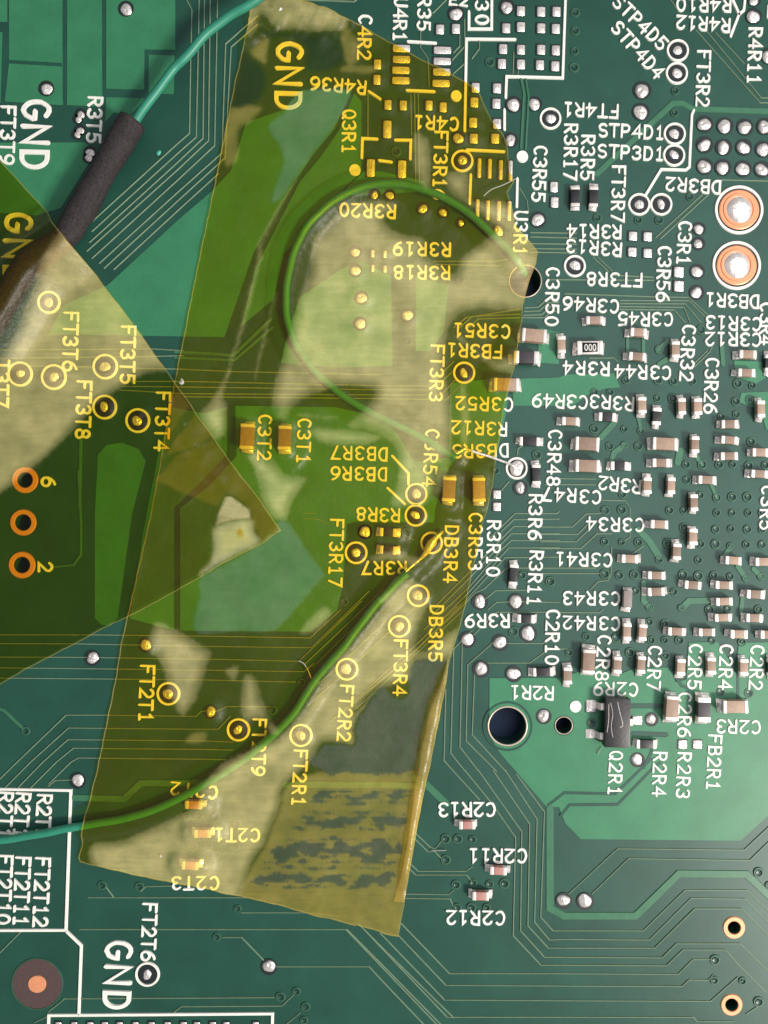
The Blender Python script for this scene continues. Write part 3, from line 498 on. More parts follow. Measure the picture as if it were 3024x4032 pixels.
for c, r, u, v, R in [(0,0,1030,75,48),(0,0,380,725,48),(0,0,660,935,30),(0,0,640,975,26),(0,0,655,1065,30),(0,0,630,1100,26),(0,0,735,1245,36),(0,0,722,1290,30),(0,2,755,1225,48),(0,2,1190,1120,45),(0,3,635,85,50),(1,2,270,1665,42),(1,2,1530,195,42),(1,3,745,1605,50),
    (2,0,820,115,50),(2,0,1235,60,48),(2,0,1290,855,52),(2,0,1460,850,45),(2,0,1265,1145,45),(2,0,1490,1795,50),(2,0,840,1130,42),(2,0,155,1590,32),(2,0,280,1595,32),(2,0,550,1705,38),(2,0,715,1735,32),(2,0,860,1820,25),(2,0,1165,1885,42),(1,1,1450,135,40),(1,1,1450,-15,38),(1,1,1500,360,42),(1,1,1490,570,42),(2,1,425,500,42),(2,1,1345,1910,45),
    (2,2,75,195,42),(2,2,1015,765,52),(2,2,1310,765,52),(2,2,915,1075,52),(2,2,1410,1025,54),(2,2,1180,1100,52),(2,2,1025,1315,54),(2,2,1290,1355,52),(2,2,1535,1700,48),(3,0,630,740,58),(3,0,620,915,55),
    (3,0,1140,1015,52),(3,0,1305,1030,52),(3,0,1470,1040,52),(3,0,1630,1035,52),(3,0,1140,1185,52),(3,0,1295,1205,52),(3,0,1460,1205,52),(3,0,1620,1220,52),(3,0,1140,1360,52),(3,0,1290,1370,52),(3,0,1455,1380,52),(3,0,1610,1385,52),
    (3,0,1545,5,36),(3,0,1540,135,50),(3,0,1095,1870,38),(3,0,1090,1990,38),(3,1,1080,145,45),(3,1,1075,315,45),(3,2,705,1725,42),(3,2,590,2055,45),(3,3,-10,1065,50),(3,3,165,1070,55),(3,0,1665,460,50)]:
    dome(P(c, r, u, v), R)
    p = P(c, r, u, v); V, F = disc_geo((R + 17) / MM, 22, [(0, .057), (1, .057)]); mesh_obj('opening_or_shade_rim', V, F, M['lam_or_shade'], board, loc=(p[0], p[1], 0))
pad_me = []
for k in range(4):
    n = 7; V = []; F = []; rg = random.Random(k); a, b, s = rg.uniform(-.6, .6), rg.uniform(-.6, .6), rg.choice((-1, 1))
    for j in range(n):
        for i in range(n):
            x, y = 2 * i / (n - 1) - 1, 2 * j / (n - 1) - 1
            rr = 1 - .06 * (x * x * y * y)
            z = (1 - x ** 4) * (1 - y ** 4) * (0.75 + .35 * math.exp(-((x - a) ** 2 + (y - b) ** 2) / .25) * s) if max(abs(x), abs(y)) < 1 else 0
            V.append((x / 2 * rr, y / 2 * rr, z))
    for j in range(n - 1):
        for i in range(n - 1): F.append((j * n + i, j * n + i + 1, j * n + n + i + 1, j * n + n + i))
    me = bpy.data.meshes.new('solder_pad'); me.from_pydata(V, [], F); me.materials.append(M['solder']); me.polygons.foreach_set('use_smooth', [True] * len(F)); pad_me.append(me)
TILT = math.radians(-1.6)
open_shade_me = bpy.data.meshes.new('opening_or_shade_rim'); open_shade_me.from_pydata([(-.5, -.5, .0605), (.5, -.5, .0605), (.5, .5, .0605), (-.5, .5, .0605)], [], [(0, 1, 2, 3)]); open_shade_me.materials.append(M['lam_or_shade'])
def pad(p, wx, wy):
    link('opening_or_shade_rim', open_shade_me, board, (p[0] - .035, p[1] + .025, 0), TILT, ((wx + 14) / MM, (wy + 12) / MM, 1))  # dark opening shifted up-left to paint the pad's shadowed rim
    link('solder_pad', random.choice(pad_me), board, (p[0], p[1], 0.062), TILT, (wx / MM, wy / MM, 0.075)); OBST.append((p[0], p[1], min(wx, wy) / MM / 2, .14))
for c, r, wx, wy, q in [(2,0,140,60,[(375,400),(375,490),(370,578),(370,662),(710,415),(708,505),(703,592),(698,685)]),(2,0,64,80,[(690,245),(820,240),(1350,95),(1515,100),(1640,100),(1230,235),(1350,225),(1515,235),(1635,240),(1205,405),(1350,410),(1515,410),(1635,415),(1195,525),(1350,530),(1505,535),(1630,545),(980,720),(1155,725),(1150,850),(970,840),(1155,1015),(960,1005),(965,1135),(1140,1135)]),
    (2,0,57,80,[(180,530),(175,655),(265,860),(390,865),(600,865),(715,880)]),(2,0,66,145,[(260,1060),(125,1375),(380,1385)]),(2,0,31,162,[(1010,1375),(1095,1380),(1185,1390),(1265,1395),(995,1710),(1080,1720),(1170,1725),(1255,1725)]),(2,0,60,85,[(1620,1530),(1625,1655)]),
    (3,0,66,72,[(555,1930),(675,1935),(550,2060),(675,2070)]),(3,1,76,85,[(930,150),(930,265)]),(2,1,60,68,[(1155,1965),(1155,2065)]),(2,1,28,58,[(140,120),(240,125),(140,0),(240,5)]),(3,2,70,68,[(960,1930),(1080,1930)]),(0,3,48,60,[(480,2085),(610,2085),(740,2085),(860,2085),(980,2085),(1110,2085),(1240,2085),(1370,2085),(1500,2085),(1610,2085),(1740,2085),(1850,2085),(2090,2085)]),(3,2,78,70,[(212,1630)])]:
    for p in T(c, r, q): pad(p, wx, wy)
# the two big plated lands and the brown fiducial
for c, r, u, v in [(3,0,1420,1715),(3,1,1400,95)]:
    p = P(c, r, u, v)
    V, F = ribbon(circ((0, 0), 187 / MM, 48), 27 / MM, 0, .097, closed=True, bev=.03); o = mesh_obj('plated_land', V, F, M['silk'], board, loc=(p[0], p[1], 0)); o['label'] = 'round copper land with a solder crown inside a white ring'
    V, F = disc_geo(172 / MM, 40, [(0, .06), (1, .06)]); mesh_obj('opening_or_shade_rim', V, F, M['lam_or_shade'], o)
    V, F = disc_geo(163 / MM, 40, [(0, .09), (.95, .09), (1, .06)], .006, 3); mesh_obj('copper_ring', V, F, M['copper'], o)
    V, F = ribbon(circ((0, 0), 122 / MM, 40), 22 / MM, .09, .15, closed=True); mesh_obj('barrel_rim', V, F, M['copper'], o)
    V, F = disc_geo(108 / MM, 32, [(0, .26), (.2, .3), (.45, .28), (.7, .24), (.9, .16), (1, .09)], .03, 5); mesh_obj('solder_joint', V, F, M['solder'], o, True)
p = P(0, 3, 305, 1745)
V, F = disc_geo(205 / MM, 48, [(0, .03), (.97, .03), (1, 0)]); o = mesh_obj('fiducial', V, F, M['brown'], board, loc=(p[0], p[1], 0)); o['label'] = 'brown round clearing with a copper dot'
V, F = ribbon(circ((0, 0), 207 / MM, 48), 10 / MM, 0, .05, closed=True); mesh_obj('fiducial_edge', V, F, M['via'], o)
V, F = disc_geo(73 / MM, 30, [(0, .08), (.95, .08), (1, .03)], .012, 8); mesh_obj('copper_dot', V, F, M['copper'], o)

# ------------------------------------------------------------------ chip components
def box_me(name, sx, sy, z0, z1, bev, m, seg=2):
    bm = bmesh.new(); bmesh.ops.create_cube(bm, size=1)
    for v in bm.verts: v.co = Vector((v.co.x * sx, v.co.y * sy, z0 + (v.co.z + .5) * (z1 - z0)))
    if bev: bmesh.ops.bevel(bm, geom=list(bm.edges), offset=bev, segments=seg, affect='EDGES', profile=.6)
    me = bpy.data.meshes.new(name); bm.to_mesh(me); bm.free(); me.materials.append(m); me.polygons.foreach_set('use_smooth', [True] * len(me.polygons)); me.set_sharp_from_angle(angle=0.9) if hasattr(me, 'set_sharp_from_angle') else None
    return me
def fillet_me(w_, h, ext):
    V = [(0, -w_ / 2, 0), (ext, -w_ * .54, 0), (ext, w_ * .54, 0), (0, w_ / 2, 0), (0, -w_ * .46, h * .62), (0, w_ * .46, h * .62), (ext * .3, -w_ * .47, h * .25), (ext * .3, w_ * .47, h * .25), (ext * .85, -w_ * .5, .05), (ext * .85, w_ * .5, .05)]
    F = [(4, 6, 7, 5), (6, 8, 9, 7), (8, 1, 2, 9), (0, 1, 8, 6, 4), (3, 5, 7, 9, 2), (0, 4, 5, 3), (0, 3, 2, 1)]
    me = bpy.data.meshes.new('solder_fillet'); me.from_pydata(V, [], F); me.materials.append(M['solder']); me.polygons.foreach_set('use_smooth', [True] * len(F)); return me
KINDS = {}
def kind(key, L, W, H, e, body, endm='tin', ext=.24):
    KINDS[key] = dict(L=L, W=W, H=H, e=e, body=box_me('body', L - 2 * e + .04, W * .95, .03, H * .97, .03, M[body]), end=box_me('end_cap', e, W, .02, H, .05, M[endm]), fil=fillet_me(W, H, ext))
kind('cap', 1.08, .53, .50, .24, 'capb'); kind('pink', 1.08, .53, .50, .24, 'cappink'); kind('grey', 1.1, .55, .5, .07, 'capgrey', 'capgrey')
kind('bigcap', 1.58, .84, .72, .22, 'capb'); kind('res', 1.10, .54, .34, .24, 'black'); kind('ferrite', 1.62, .82, .7, .34, 'ferrite'); kind('lowres', 1.3, .56, .36, .22, 'black'); kind('bigres', 1.62, .86, .44, .28, 'tin')
NM = {'cap': 'chip_capacitor', 'pink': 'chip_capacitor', 'grey': 'chip_capacitor', 'bigcap': 'chip_capacitor', 'res': 'chip_resistor', 'ferrite': 'ferrite_bead', 'lowres': 'chip_resistor', 'bigres': 'chip_resistor'}
CT = {'chip_capacitor': 'capacitor', 'chip_resistor': 'resistor', 'ferrite_bead': 'ferrite bead'}
def chip(key, c, r, u, v, vert, label, group=None, scale=1.0):
    k = KINDS[key]; x, y = P(c, r, u, v); s = 1 - k['H'] / D; x *= s; y *= s
    rz = (math.pi / 2 if vert else 0) + TILT + random.uniform(-.055, .055)
    t = thing(NM[key], label, CT[NM[key]], (x, y, 0.064), rz, group)
    t.scale = (random.uniform(.96, 1.04), random.uniform(.95, 1.05), random.uniform(.9, 1.05))
    t.rotation_euler.x = random.uniform(-.025, .025); t.rotation_euler.y = random.uniform(-.02, .02)
    link('body', k['body'], t)
    for sg in (-1, 1):
        link('end_cap', k['end'], t, (sg * (k['L'] - k['e']) / 2, 0, 0), 0 if sg > 0 else math.pi)
        link('solder_fillet', k['fil'], t, (sg * k['L'] / 2, random.uniform(-.03, .03), 0.0), (0 if sg > 0 else math.pi) + random.uniform(-.12, .12), (random.uniform(.7, 1.35), random.uniform(.8, 1.1), random.uniform(.6, 1.2)))
    n = 3
    for i in range(n):
        f = (i / (n - 1) - .5) * k['L'] * 1.0
        OBST.append((x + math.cos(rz) * f, y + math.sin(rz) * f, k['W'] * .62, k['H'] + .1))
    return t
G_H = 'unmarked brown capacitors lying crosswise'; G_V = 'unmarked brown capacitors standing lengthwise'
def cl(s): return 'small brown chip capacitor soldered beside the printed code ' + s
CH = [
 ('cap',3,1,245,540,0,cl('C3R46')),('cap',3,1,600,640,0,cl('C3R45')),('cap',3,1,590,835,0,cl('C3R44')),('cap',3,1,1495,820,0,cl('C3R12')),('cap',3,1,1485,970,0,'brown crosswise capacitor paired with the one beside code C3R12'),('cap',3,1,45,1365,0,cl('C3R49')),
 ('res',3,1,345,1330,0,'small black chip resistor below the printed code R3R3'),('cap',3,1,1345,1390,0,'first brown capacitor of the stack of three past code C3R26'),('cap',3,1,1345,1520,0,'middle brown capacitor of the stack of three past code C3R26'),('cap',3,1,1340,1650,0,'last brown capacitor of the stack of three past code C3R26'),('cap',3,1,1595,1620,0,''),('cap',3,1,1590,1795,0,''),('cap',3,1,785,1705,0,'brown crosswise capacitor beside the large tan capacitor without printed code'),('cap',3,1,1160,1845,0,'lone brown crosswise capacitor past the lengthwise ones after code R3R2'),
 ('res',3,1,445,1730,0,'small black chip resistor above the printed code R3R2'),('bigcap',3,1,185,1550,0,'large tan chip capacitor beside code C3R48, farther from code R3R2'),('bigcap',3,1,185,1730,0,'large tan chip capacitor beside code C3R48, nearer to code R3R2'),('bigcap',3,1,820,1550,0,'large tan chip capacitor without a printed code between small capacitors'),
 ('cap',3,1,905,780,1,cl('C3R32')),('cap',3,1,630,1235,1,'small brown chip capacitor right after the printed code R3R3'),('res',3,1,750,1325,1,'black chip resistor standing between unmarked brown capacitors'),('cap',3,1,955,1245,1,'brown lengthwise capacitor standing next to the one beside code C3R26'),('cap',3,1,1085,1245,1,cl('C3R26')),('cap',3,1,1065,1555,1,'brown lengthwise capacitor past the large tan one without a code'),('cap',3,1,1600,1265,1,''),('cap',3,1,675,1890,1,'small brown chip capacitor right after the printed code R3R2'),('cap',3,1,870,1890,1,''),('cap',3,1,1055,2030,1,''),('cap',3,1,-25,740,1,cl('C3R50')),
 ('res',3,1,1670,890,1,'black chip resistor at the end of code C3R4'),
 ('cap',3,2,770,135,0,cl('C3R34')),('cap',3,2,530,415,0,cl('C3R41')),('cap',3,2,745,550,0,'brown capacitor of the close pair between codes C3R41 and C3R43, nearer C3R41'),('cap',3,2,745,685,0,'brown capacitor of the close pair past code C3R43, nearer that code'),('cap',3,2,1045,630,0,''),('cap',3,2,1300,630,0,''),('cap',3,2,1375,430,0,''),('cap',3,2,1625,440,0,''),('cap',3,2,1555,705,0,''),('cap',3,2,1300,765,0,''),('cap',3,2,1290,895,0,''),('cap',3,2,1545,900,0,''),('cap',3,2,910,1010,0,'brown crosswise capacitor between the printed codes C2R7 and C2R5'),('cap',3,2,1160,1015,0,'brown crosswise capacitor between the printed codes C2R5 and C2R4'),('cap',3,2,1420,1030,0,'brown crosswise capacitor between the printed codes C2R4 and C2R2'),('cap',3,2,1665,1035,0,'brown crosswise capacitor past code C2R2 at the end of its row'),
 ('cap',3,2,1050,235,1,''),('cap',3,2,915,355,1,''),('grey',3,2,515,745,1,'plain grey chip capacitor beside the printed code C3R43'),('cap',3,2,510,1010,1,cl('C3R42')),('cap',3,2,635,1015,1,''),('cap',3,2,25,1370,1,cl('C2R10')),('cap',3,2,430,1280,1,'small brown chip capacitor between the printed codes C2R8 and C2R7'),('cap',3,2,625,1280,1,cl('C2R7')),('cap',3,2,950,1300,1,cl('C2R5')),('cap',3,2,1200,1290,1,cl('C2R4')),('cap',3,2,1465,1300,1,cl('C2R2')),('res',3,2,1690,1300,1,'black chip resistor past the printed code C2R2'),
 ('bigcap',3,2,200,1255,1,'large tan chip capacitor beside the printed code C2R8'),('bigcap',3,2,880,1635,1,'large tan chip capacitor beside the printed code C2R6'),('bigcap',3,2,1395,1625,0,'large tan chip capacitor above the printed code C2R3'),('ferrite',3,2,1140,1650,1,'dark grey ferrite bead above the printed code FB2R1'),('lowres',3,2,665,1930,0,'small black chip resistor above the printed code R2R4'),
 ('bigcap',2,1,1460,665,0,'large tan chip capacitor after the printed code C3R51'),('ferrite',2,1,1395,845,0,'dark ferrite bead at the tape edge by code FB3R1'),('bigcap',2,1,1232,1065,0,'large tan capacitor half covered by tape above code C3R52'),('bigcap',2,1,765,1920,1,'orange looking capacitor under tape beside code C3R54'),('bigcap',2,1,1010,1925,1,'tan capacitor under the tape edge above code C3R53'),
 ('lowres',2,1,1420,1530,0,'black chip resistor after the printed code R3R12'),('lowres',2,1,1475,1800,1,'black chip resistor beside the ringed bare wire end'),('bigcap',1,1,565,1490,1,'orange looking capacitor under tape beside code C3T2'),('bigcap',1,1,870,1500,1,'orange looking capacitor under tape beside code C3T1'),
 ('lowres',2,2,1290,545,1,'black chip resistor between printed codes R3R10 and R3R11'),('res',2,2,1390,905,0,'small dark chip resistor beside the printed code R3R9'),('lowres',2,2,1530,1340,0,'black chip resistor above the printed code R2R1'),
 ('pink',2,3,910,450,0,'pinkish chip capacitor below the printed code C2R13'),('pink',2,3,1165,825,0,'pinkish chip capacitor below the printed code C2R11'),('pink',2,3,1020,1030,0,'pinkish chip capacitor above the printed code C2R12'),
 ('pink',1,3,200,520,0,'pale capacitor under hazy tape beside code C2T1'),('pink',1,3,100,780,0,'pale capacitor under hazy tape above code C2T3'),('pink',1,3,130,285,0,'pale capacitor under hazy tape below the green wire'),
 ('res',2,2,265,200,0,'small black chip resistor under tape beside code R3R8'),('res',2,2,265,345,0,'small black chip resistor under tape beside code R3R7'),
 ('lowres',3,0,85,1605,1,'black chip resistor under the printed code R3R17'),('lowres',3,0,235,1605,1,'black chip resistor under the printed code R3R5'),
]
for key, c, r, u, v, vt, lb in CH:
    if lb: chip(key, c, r, u, v, vt, lb, 'chip parts soldered on the board')
    elif vt: chip(key, c, r, u, v, 1, 'small brown capacitor without a printed code, set lengthwise in the cluster', G_V)
    else: chip(key, c, r, u, v, 0, 'small brown capacitor without a printed code, set crosswise in the cluster', G_H)
# zero-ohm resistor with its printed number
t = chip('bigres', 3, 1, 205, 765, 0, 'silver ended chip resistor marked 000 above the code R3R4', 'chip parts soldered on the board')
me = box_me('marked_face', .95, .62, .44, .462, .008, M['black'], 1); f = link('marked_face', me, t)
V, F = [], []
for i in (-1, 0, 1):
    q = [(i * .26 + (x - .5) * .2, (y - .5) * .38) for x, y in GL['0'][0]][:-1]; ribbon(q, .05, .462, .468, closed=True, V=V, F=F)
mesh_obj('number', V, F, M['silk'], f)
# transistor
x, y = P(3, 2, 430, 1755); s = 1 - .9 / D
t = thing('transistor', 'black three legged transistor with scratched top beside code Q2R1', 'transistor', (x * s, y * s, .062), TILT)
link('body', box_me('body', 1.62, 3.15, .12, .95, .09, M['black']), t)
def lead(px, py, sg):
    prof = [(0, .52), (.22, .52), (.30, .42), (.36, .10), (.44, .03), (.80, .02)]
    V, F = [], []
    for a, z in prof:
        for dy, dz in ((-.22, 0), (.22, 0), (.22, .1), (-.22, .1)): V.append((sg * a, dy, z + dz))
    for k in range(len(prof) - 1):
        for j in range(4): F.append((k * 4 + j, k * 4 + (j + 1) % 4, k * 4 + 4 + (j + 1) % 4, k * 4 + 4 + j))
    F += [(0, 3, 2, 1), tuple(len(V) - 4 + j for j in range(4))]
    o = mesh_obj('lead', V, F, M['tin'], t, loc=(px, py, 0)); link('solder_fillet', pad_me[1], o, (sg * .72, 0, 0), 0, (.62, .6, .12))
lead(-.80, .95, -1); lead(-.80, -.95, -1); lead(.80, 0, 1)
for q in ([(-.5, 1.3), (-.35, .6), (-.42, -.2), (-.3, -.9)], [(-.05, 1.35), (.1, .7), (.28, .1), (.3, -.2), (.15, -.25)], [(-.62, 1.2), (-.6, .2), (-.68, -.6)]):
    V, F = ribbon(spline(q, .1), .025, .95, .956); mesh_obj('scratch', V, F, M['tin'], t)

# ------------------------------------------------------------------ wires and sleeve
def tube_geo(path, rad, n=14, cap=True):
    p = [np.array(q, float) for q in path]; V, F = [], []
    for i, c in enumerate(p):
        tn = p[min(i + 1, len(p) - 1)] - p[max(i - 1, 0)]; tn /= np.linalg.norm(tn)
        a = np.cross((0, 0, 1), tn); a /= np.linalg.norm(a) + 1e-9; b = np.cross(tn, a)
        r = rad[i] if hasattr(rad, '__len__') else rad
        for k in range(n):
            th = 2 * math.pi * k / n; V.append(c + r * (math.cos(th) * a + math.sin(th) * b))
    for i in range(len(p) - 1):
        for k in range(n): F.append((i * n + k, i * n + (k + 1) % n, (i + 1) * n + (k + 1) % n, (i + 1) * n + k))
    if cap: F += [tuple(range(n - 1, -1, -1)), tuple((len(p) - 1) * n + k for k in range(n))]
    return V, F
def path3(pts, zs, step=.25):
    q = [(x * (1 - z / D), y * (1 - z / D), z) for (x, y), z in zip(pts, zs)]
    q = spline(q, step)
    return [c + np.array((.025 * math.sin(i * .31) + .012 * math.sin(i * .83 + 1), .025 * math.cos(i * .27) + .012 * math.sin(i * .71), .01 * math.sin(i * .5))) if 2 < i < len(q) - 3 else c for i, c in enumerate(q)]
WR = .24
def along(path, h, r, every=2):
    for q in path[::every]: OBST.append((q[0], q[1], r, h if h else q[2] + r))
# wire out of the sleeve
w1 = thing('hookup_wire', 'thin green insulated wire entering the black heat shrink sleeve', 'wire')
q = T(1, 0, [(1000, -260), (640, 0), (450, 115), (250, 260), (60, 470)]) + T(0, 0, [(1420, 560), (1300, 720), (1200, 850), (1110, 985), (1000, 1190)])
pth = path3(q, [2.4, 2.0, 1.8, 1.6, 1.4, 1.25, 1.15, 1.1, 1.08, 1.05]); V, F = tube_geo(pth, .29); mesh_obj('insulation', V, F, M['wire'], w1, True)
# sleeve
tb = thing('heat_shrink_sleeve', 'black heat shrink sleeve lying partly under the amber tape', 'sleeve')
q = T(0, 0, [(1085, 985), (960, 1190), (800, 1480), (650, 1740), (520, 1940)]) + T(0, 1, [(230, 90), (20, 420), (-160, 700)])
zc = [1.02, 1.02, 1.02, 1.02, 1.0, .98, .98, .98]
pth_t = path3(q, zc); rad = [.86 + .05 * math.sin(i * .33) + .018 * math.sin(i * 1.3 + .4) + .012 * math.sin(i * 2.9) for i in range(len(pth_t))]
V, F = tube_geo(pth_t, rad, 26, cap=False)
n0 = len(V); c0 = np.array(pth_t[0]); V2 = [c0 + (np.array(v) - c0) * .84 for v in V[:26]]; c5 = np.array(pth_t[4]); V3 = [c5 + (np.array(v) - np.array(pth_t[4])) * .8 for v in V[4 * 26:5 * 26]]
V += V2 + V3
F += [(k, n0 + k, n0 + (k + 1) % 26, (k + 1) % 26) for k in range(26)] + [(n0 + k, n0 + 26 + k, n0 + 26 + (k + 1) % 26, n0 + (k + 1) % 26) for k in range(26)]
mesh_obj('sleeve', V, F, M['shrink'], tb, True)
V, F = disc_geo(.84, 24, [(0, 0), (1, 0)]); 
TUBE = [(q_[0], q_[1]) for q_ in pth_t]
# looped wire
DISP = 1.82278 * K
def full(pts): return [((x * 1.82278 - 1512) * K / MM, (2016 - y * 1.82278) * K / MM) for x, y in pts]
w2 = thing('jumper_wire', 'green jumper wire curled in a loop under the amber tape', 'wire')
q = full([(1133, 592), (1118, 566), (1075, 517), (1010, 460), (930, 414), (850, 396), (770, 409), (700, 450), (650, 510), (622, 600), (618, 680), (642, 750), (690, 812), (760, 868), (830, 905), (900, 938), (960, 975), (985, 988)])
pth2 = path3(q, [-.5, .3] + [.34] * 16); V, F = tube_geo(pth2, WR); mesh_obj('insulation', V, F, M['wire'], w2, True); along(pth2[6:], WR * 2 + .2, .34)
q = full([(978, 984), (1000, 972)]) + T(2, 1, [(890, 1590), (1000, 1625), (1100, 1655), (1240, 1705), (1300, 1740)])
pth = path3(q, [.34, .26, .2, .2, .2, .22, .3]); V, F = tube_geo(pth, .085, 8); mesh_obj('bare_end', V, F, M['solder'], w2, True)
# lower wire
w3 = thing('jumper_wire', 'green jumper wire running under tape from the FT2T12 block to DB3R4', 'wire')
q = full([(-40, 1822), (0, 1815), (90, 1800), (185, 1783), (290, 1762), (370, 1733), (450, 1688), (540, 1630), (620, 1556), (680, 1472), (740, 1398), (800, 1322), (850, 1264), (880, 1238)])
pth3 = path3(q, [.75, .7, .6, .42] + [.34] * 10); V, F = tube_geo(pth3, WR + .02); mesh_obj('insulation', V, F, M['wire'], w3, True); along(pth3[16:], WR * 2 + .2, .36)
q = T(2, 2, [(360, 560), (420, 510), (540, 400), (590, 330), (650, 250), (715, 190)])
pth = path3(q, [.34, .3, .26, .3, .34, .26]); V, F = tube_geo(pth, [.08 + (.20 * math.exp(-((i / len(pth) - .66) / .16) ** 2)) for i in range(len(pth))], 10); mesh_obj('bare_end', V, F, M['solder'], w3, True)
along(pth, .6, .3)

# ------------------------------------------------------------------ amber tape
OB = np.array(OBST)
def noise2(x, y, s=1.0, ph=0.0):
    return (np.sin(.9 * s * x + 1.7 * np.sin(.6 * s * y + ph)) + np.sin(1.3 * s * y + 1.4 * np.sin(.8 * s * x + 2 * ph)) + .5 * np.sin(2.9 * s * x - 2.1 * s * y + ph)) / 2.5
def zbase(x, y):
    z = np.full(x.shape, .155)
    for ox, oy, r, h in OB:
        d2 = np.hypot(x - ox, y - oy); near = d2 < r + 1.6
        if near.any():
            t_ = np.clip((d2[near] - r) / (.5 + .75 * h), 0, 1)
            z[near] = np.maximum(z[near], .155 + h * (1 - t_ * t_ * (3 - 2 * t_)))
    return z
def segd(x, y, path):
    best = np.full(x.shape, 1e9)
    for a, b in zip(path[:-1], path[1:]):
        a = np.array(a); b = np.array(b); ab = b - a; L2 = ab @ ab + 1e-9
        t_ = np.clip(((x - a[0]) * ab[0] + (y - a[1]) * ab[1]) / L2, 0, 1)
        best = np.minimum(best, np.hypot(x - a[0] - t_ * ab[0], y - a[1] - t_ * ab[1]))
    return best
EDGE_A = (T(1, 0, [(600, 120), (720, -30), (880, -60), (960, 0), (1060, 45), (1200, 95), (1330, 165), (1480, 230)]) + T(2, 0, [(0, 215), (150, 290), (300, 370), (450, 450), (620, 540), (780, 620), (900, 690), (1000, 765), (1060, 900), (1110, 1010), (1190, 1110), (1240, 1260), (1245, 1400), (1290, 1490), (1230, 1580), (1270, 1700), (1300, 1850), (1430, 1990), (1478, 2060)])
    + T(2, 1, [(1470, 80), (1420, 200), (1370, 380), (1340, 560), (1310, 700), (1290, 900), (1260, 1000), (1220, 1130), (1200, 1280), (1170, 1500), (1150, 1600), (1120, 1780), (1090, 1950)]) + T(2, 2, [(1060, 0), (1030, 130), (1000, 300), (950, 500), (920, 650), (890, 800), (850, 950), (820, 1050), (790, 1150), (750, 1300), (740, 1400), (700, 1600), (660, 1800), (612, 2060)])
    + T(2, 3, [(560, 150), (500, 450), (440, 800), (390, 1100), (345, 1350), (240, 1325), (100, 1280), (0, 1250)]) + T(1, 3, [(1450, 1262), (1280, 1210), (1100, 1172), (900, 1110), (780, 1080), (640, 1050), (560, 1028), (400, 1000)]) + T(0, 3, [(1640, 945), (1480, 922), (1200, 868), (900, 800), (740, 762), (660, 740), (650, 710), (680, 600), (700, 500), (730, 300), (760, 150), (800, 0)])
    + T(0, 2, [(850, 1900), (890, 1700), (930, 1500), (960, 1350), (990, 1150), (1020, 1000), (1050, 880), (1250, 0)]) + T(1, 1, [(0, 950), (20, 850), (60, 680), (100, 450), (150, 200), (190, 0)]) + T(1, 0, [(250, 1800), (310, 1500), (380, 1150), (430, 900), (480, 640), (550, 380)]))
EDGE_B = (T(0, 0, [(-500, 800), (0, 1310), (60, 1380), (430, 1780), (640, 2050)]) + T(0, 1, [(850, 260), (1110, 600), (1300, 870), (1450, 1080), (1560, 1230)]) + T(1, 1, [(150, 1300), (300, 1510), (450, 1720), (580, 1890), (680, 2020)]) + T(1, 2, [(790, 110), (840, 180), (700, 280), (560, 352), (370, 450), (200, 555)]) + T(0, 2, [(1250, 780), (1040, 890), (860, 970), (700, 1060), (450, 1190), (200, 1320), (0, 1440), (-500, 1700)]))
EA = wob(densify(EDGE_A, .3), .016); EB = wob(densify(EDGE_B, .3), .012)
AX = np.array(EA)
def zA(x, y):
    z = zbase(x, y)
    z = z + .035 * (noise2(x, y, .9) + 1) + .02 * noise2(x, y, 2.6, 1.0)
    d2 = segd(x, y, T(1, 0, [(560, 250), (900, 60), (1400, 200)]))                      # crumpled lifted top
    k = np.clip(1 - d2 / 2.6, 0, 1); z += k * (.30 + .22 * noise2(x, y, 3.2, .4) + .12 * noise2(x, y, 6, 2))
    return z
inA = lambda x, y: inside(EA, x, y)
def zB(x, y):
    za = zA(x, y); z = np.where(inA(x, y), za + .12, zbase(x, y) + .03 * (noise2(x, y, .8, 2) + 1))
    dA = segd(x, y, EA[::3] + EA[:1]); k = np.clip(1 - dA / .7, 0, 1); z = np.where(~inA(x, y), np.maximum(z, zbase(x, y) + .05 + .22 * k * k), z)
    d2 = segd(x, y, TUBE); t_ = np.clip((d2 - .75) / 2.2, 0, 1); z = np.maximum(z, .16 + 1.98 * (1 - t_) ** 1.35)
    d3 = segd(x, y, T(1, 1, [(-250, 1350), (60, 1500), (350, 1850)])); k = np.clip(1 - d3 / 1.7, 0, 1)
    return z + k * (.14 + .12 * noise2(x, y, 4.5, 1.2))
STREAKS = []
rs = random.Random(11)
for row, v0 in enumerate((175, 215, 262, 345, 392, 430, 470, 560, 612, 655, 700, 742, 790, 862, 900, 945)):
    u = 1120 - (v0 - 130) * .72 + rs.uniform(0, 120)
    thick = (27, 34, 22, 17, 36, 34, 17, 17, 44, 48, 40, 28, 17, 36, 34, 17)[row]
    while u < 1930 - v0 * .17:
        L_ = rs.uniform(110, 560); e = min(u + L_, 1945 - v0 * .17); n_ = max(3, int((e - u) / 70)); up, dn = [], []
        for k_ in range(n_ + 1):
            a_ = u + (e - u) * k_ / n_; h_ = thick * (.35 + rs.random()) * (.35 if k_ in (0, n_) else 1); c_ = v0 + 8 * math.sin(a_ * .013 + row)
            up.append((a_, c_ - h_)); dn.append((a_, c_ + h_ * rs.uniform(.5, 1.1)))
        if e - u > 40: STREAKS.append(('slate', T(1, 3, up + dn[::-1])))
        u = e + rs.uniform(12, 95)
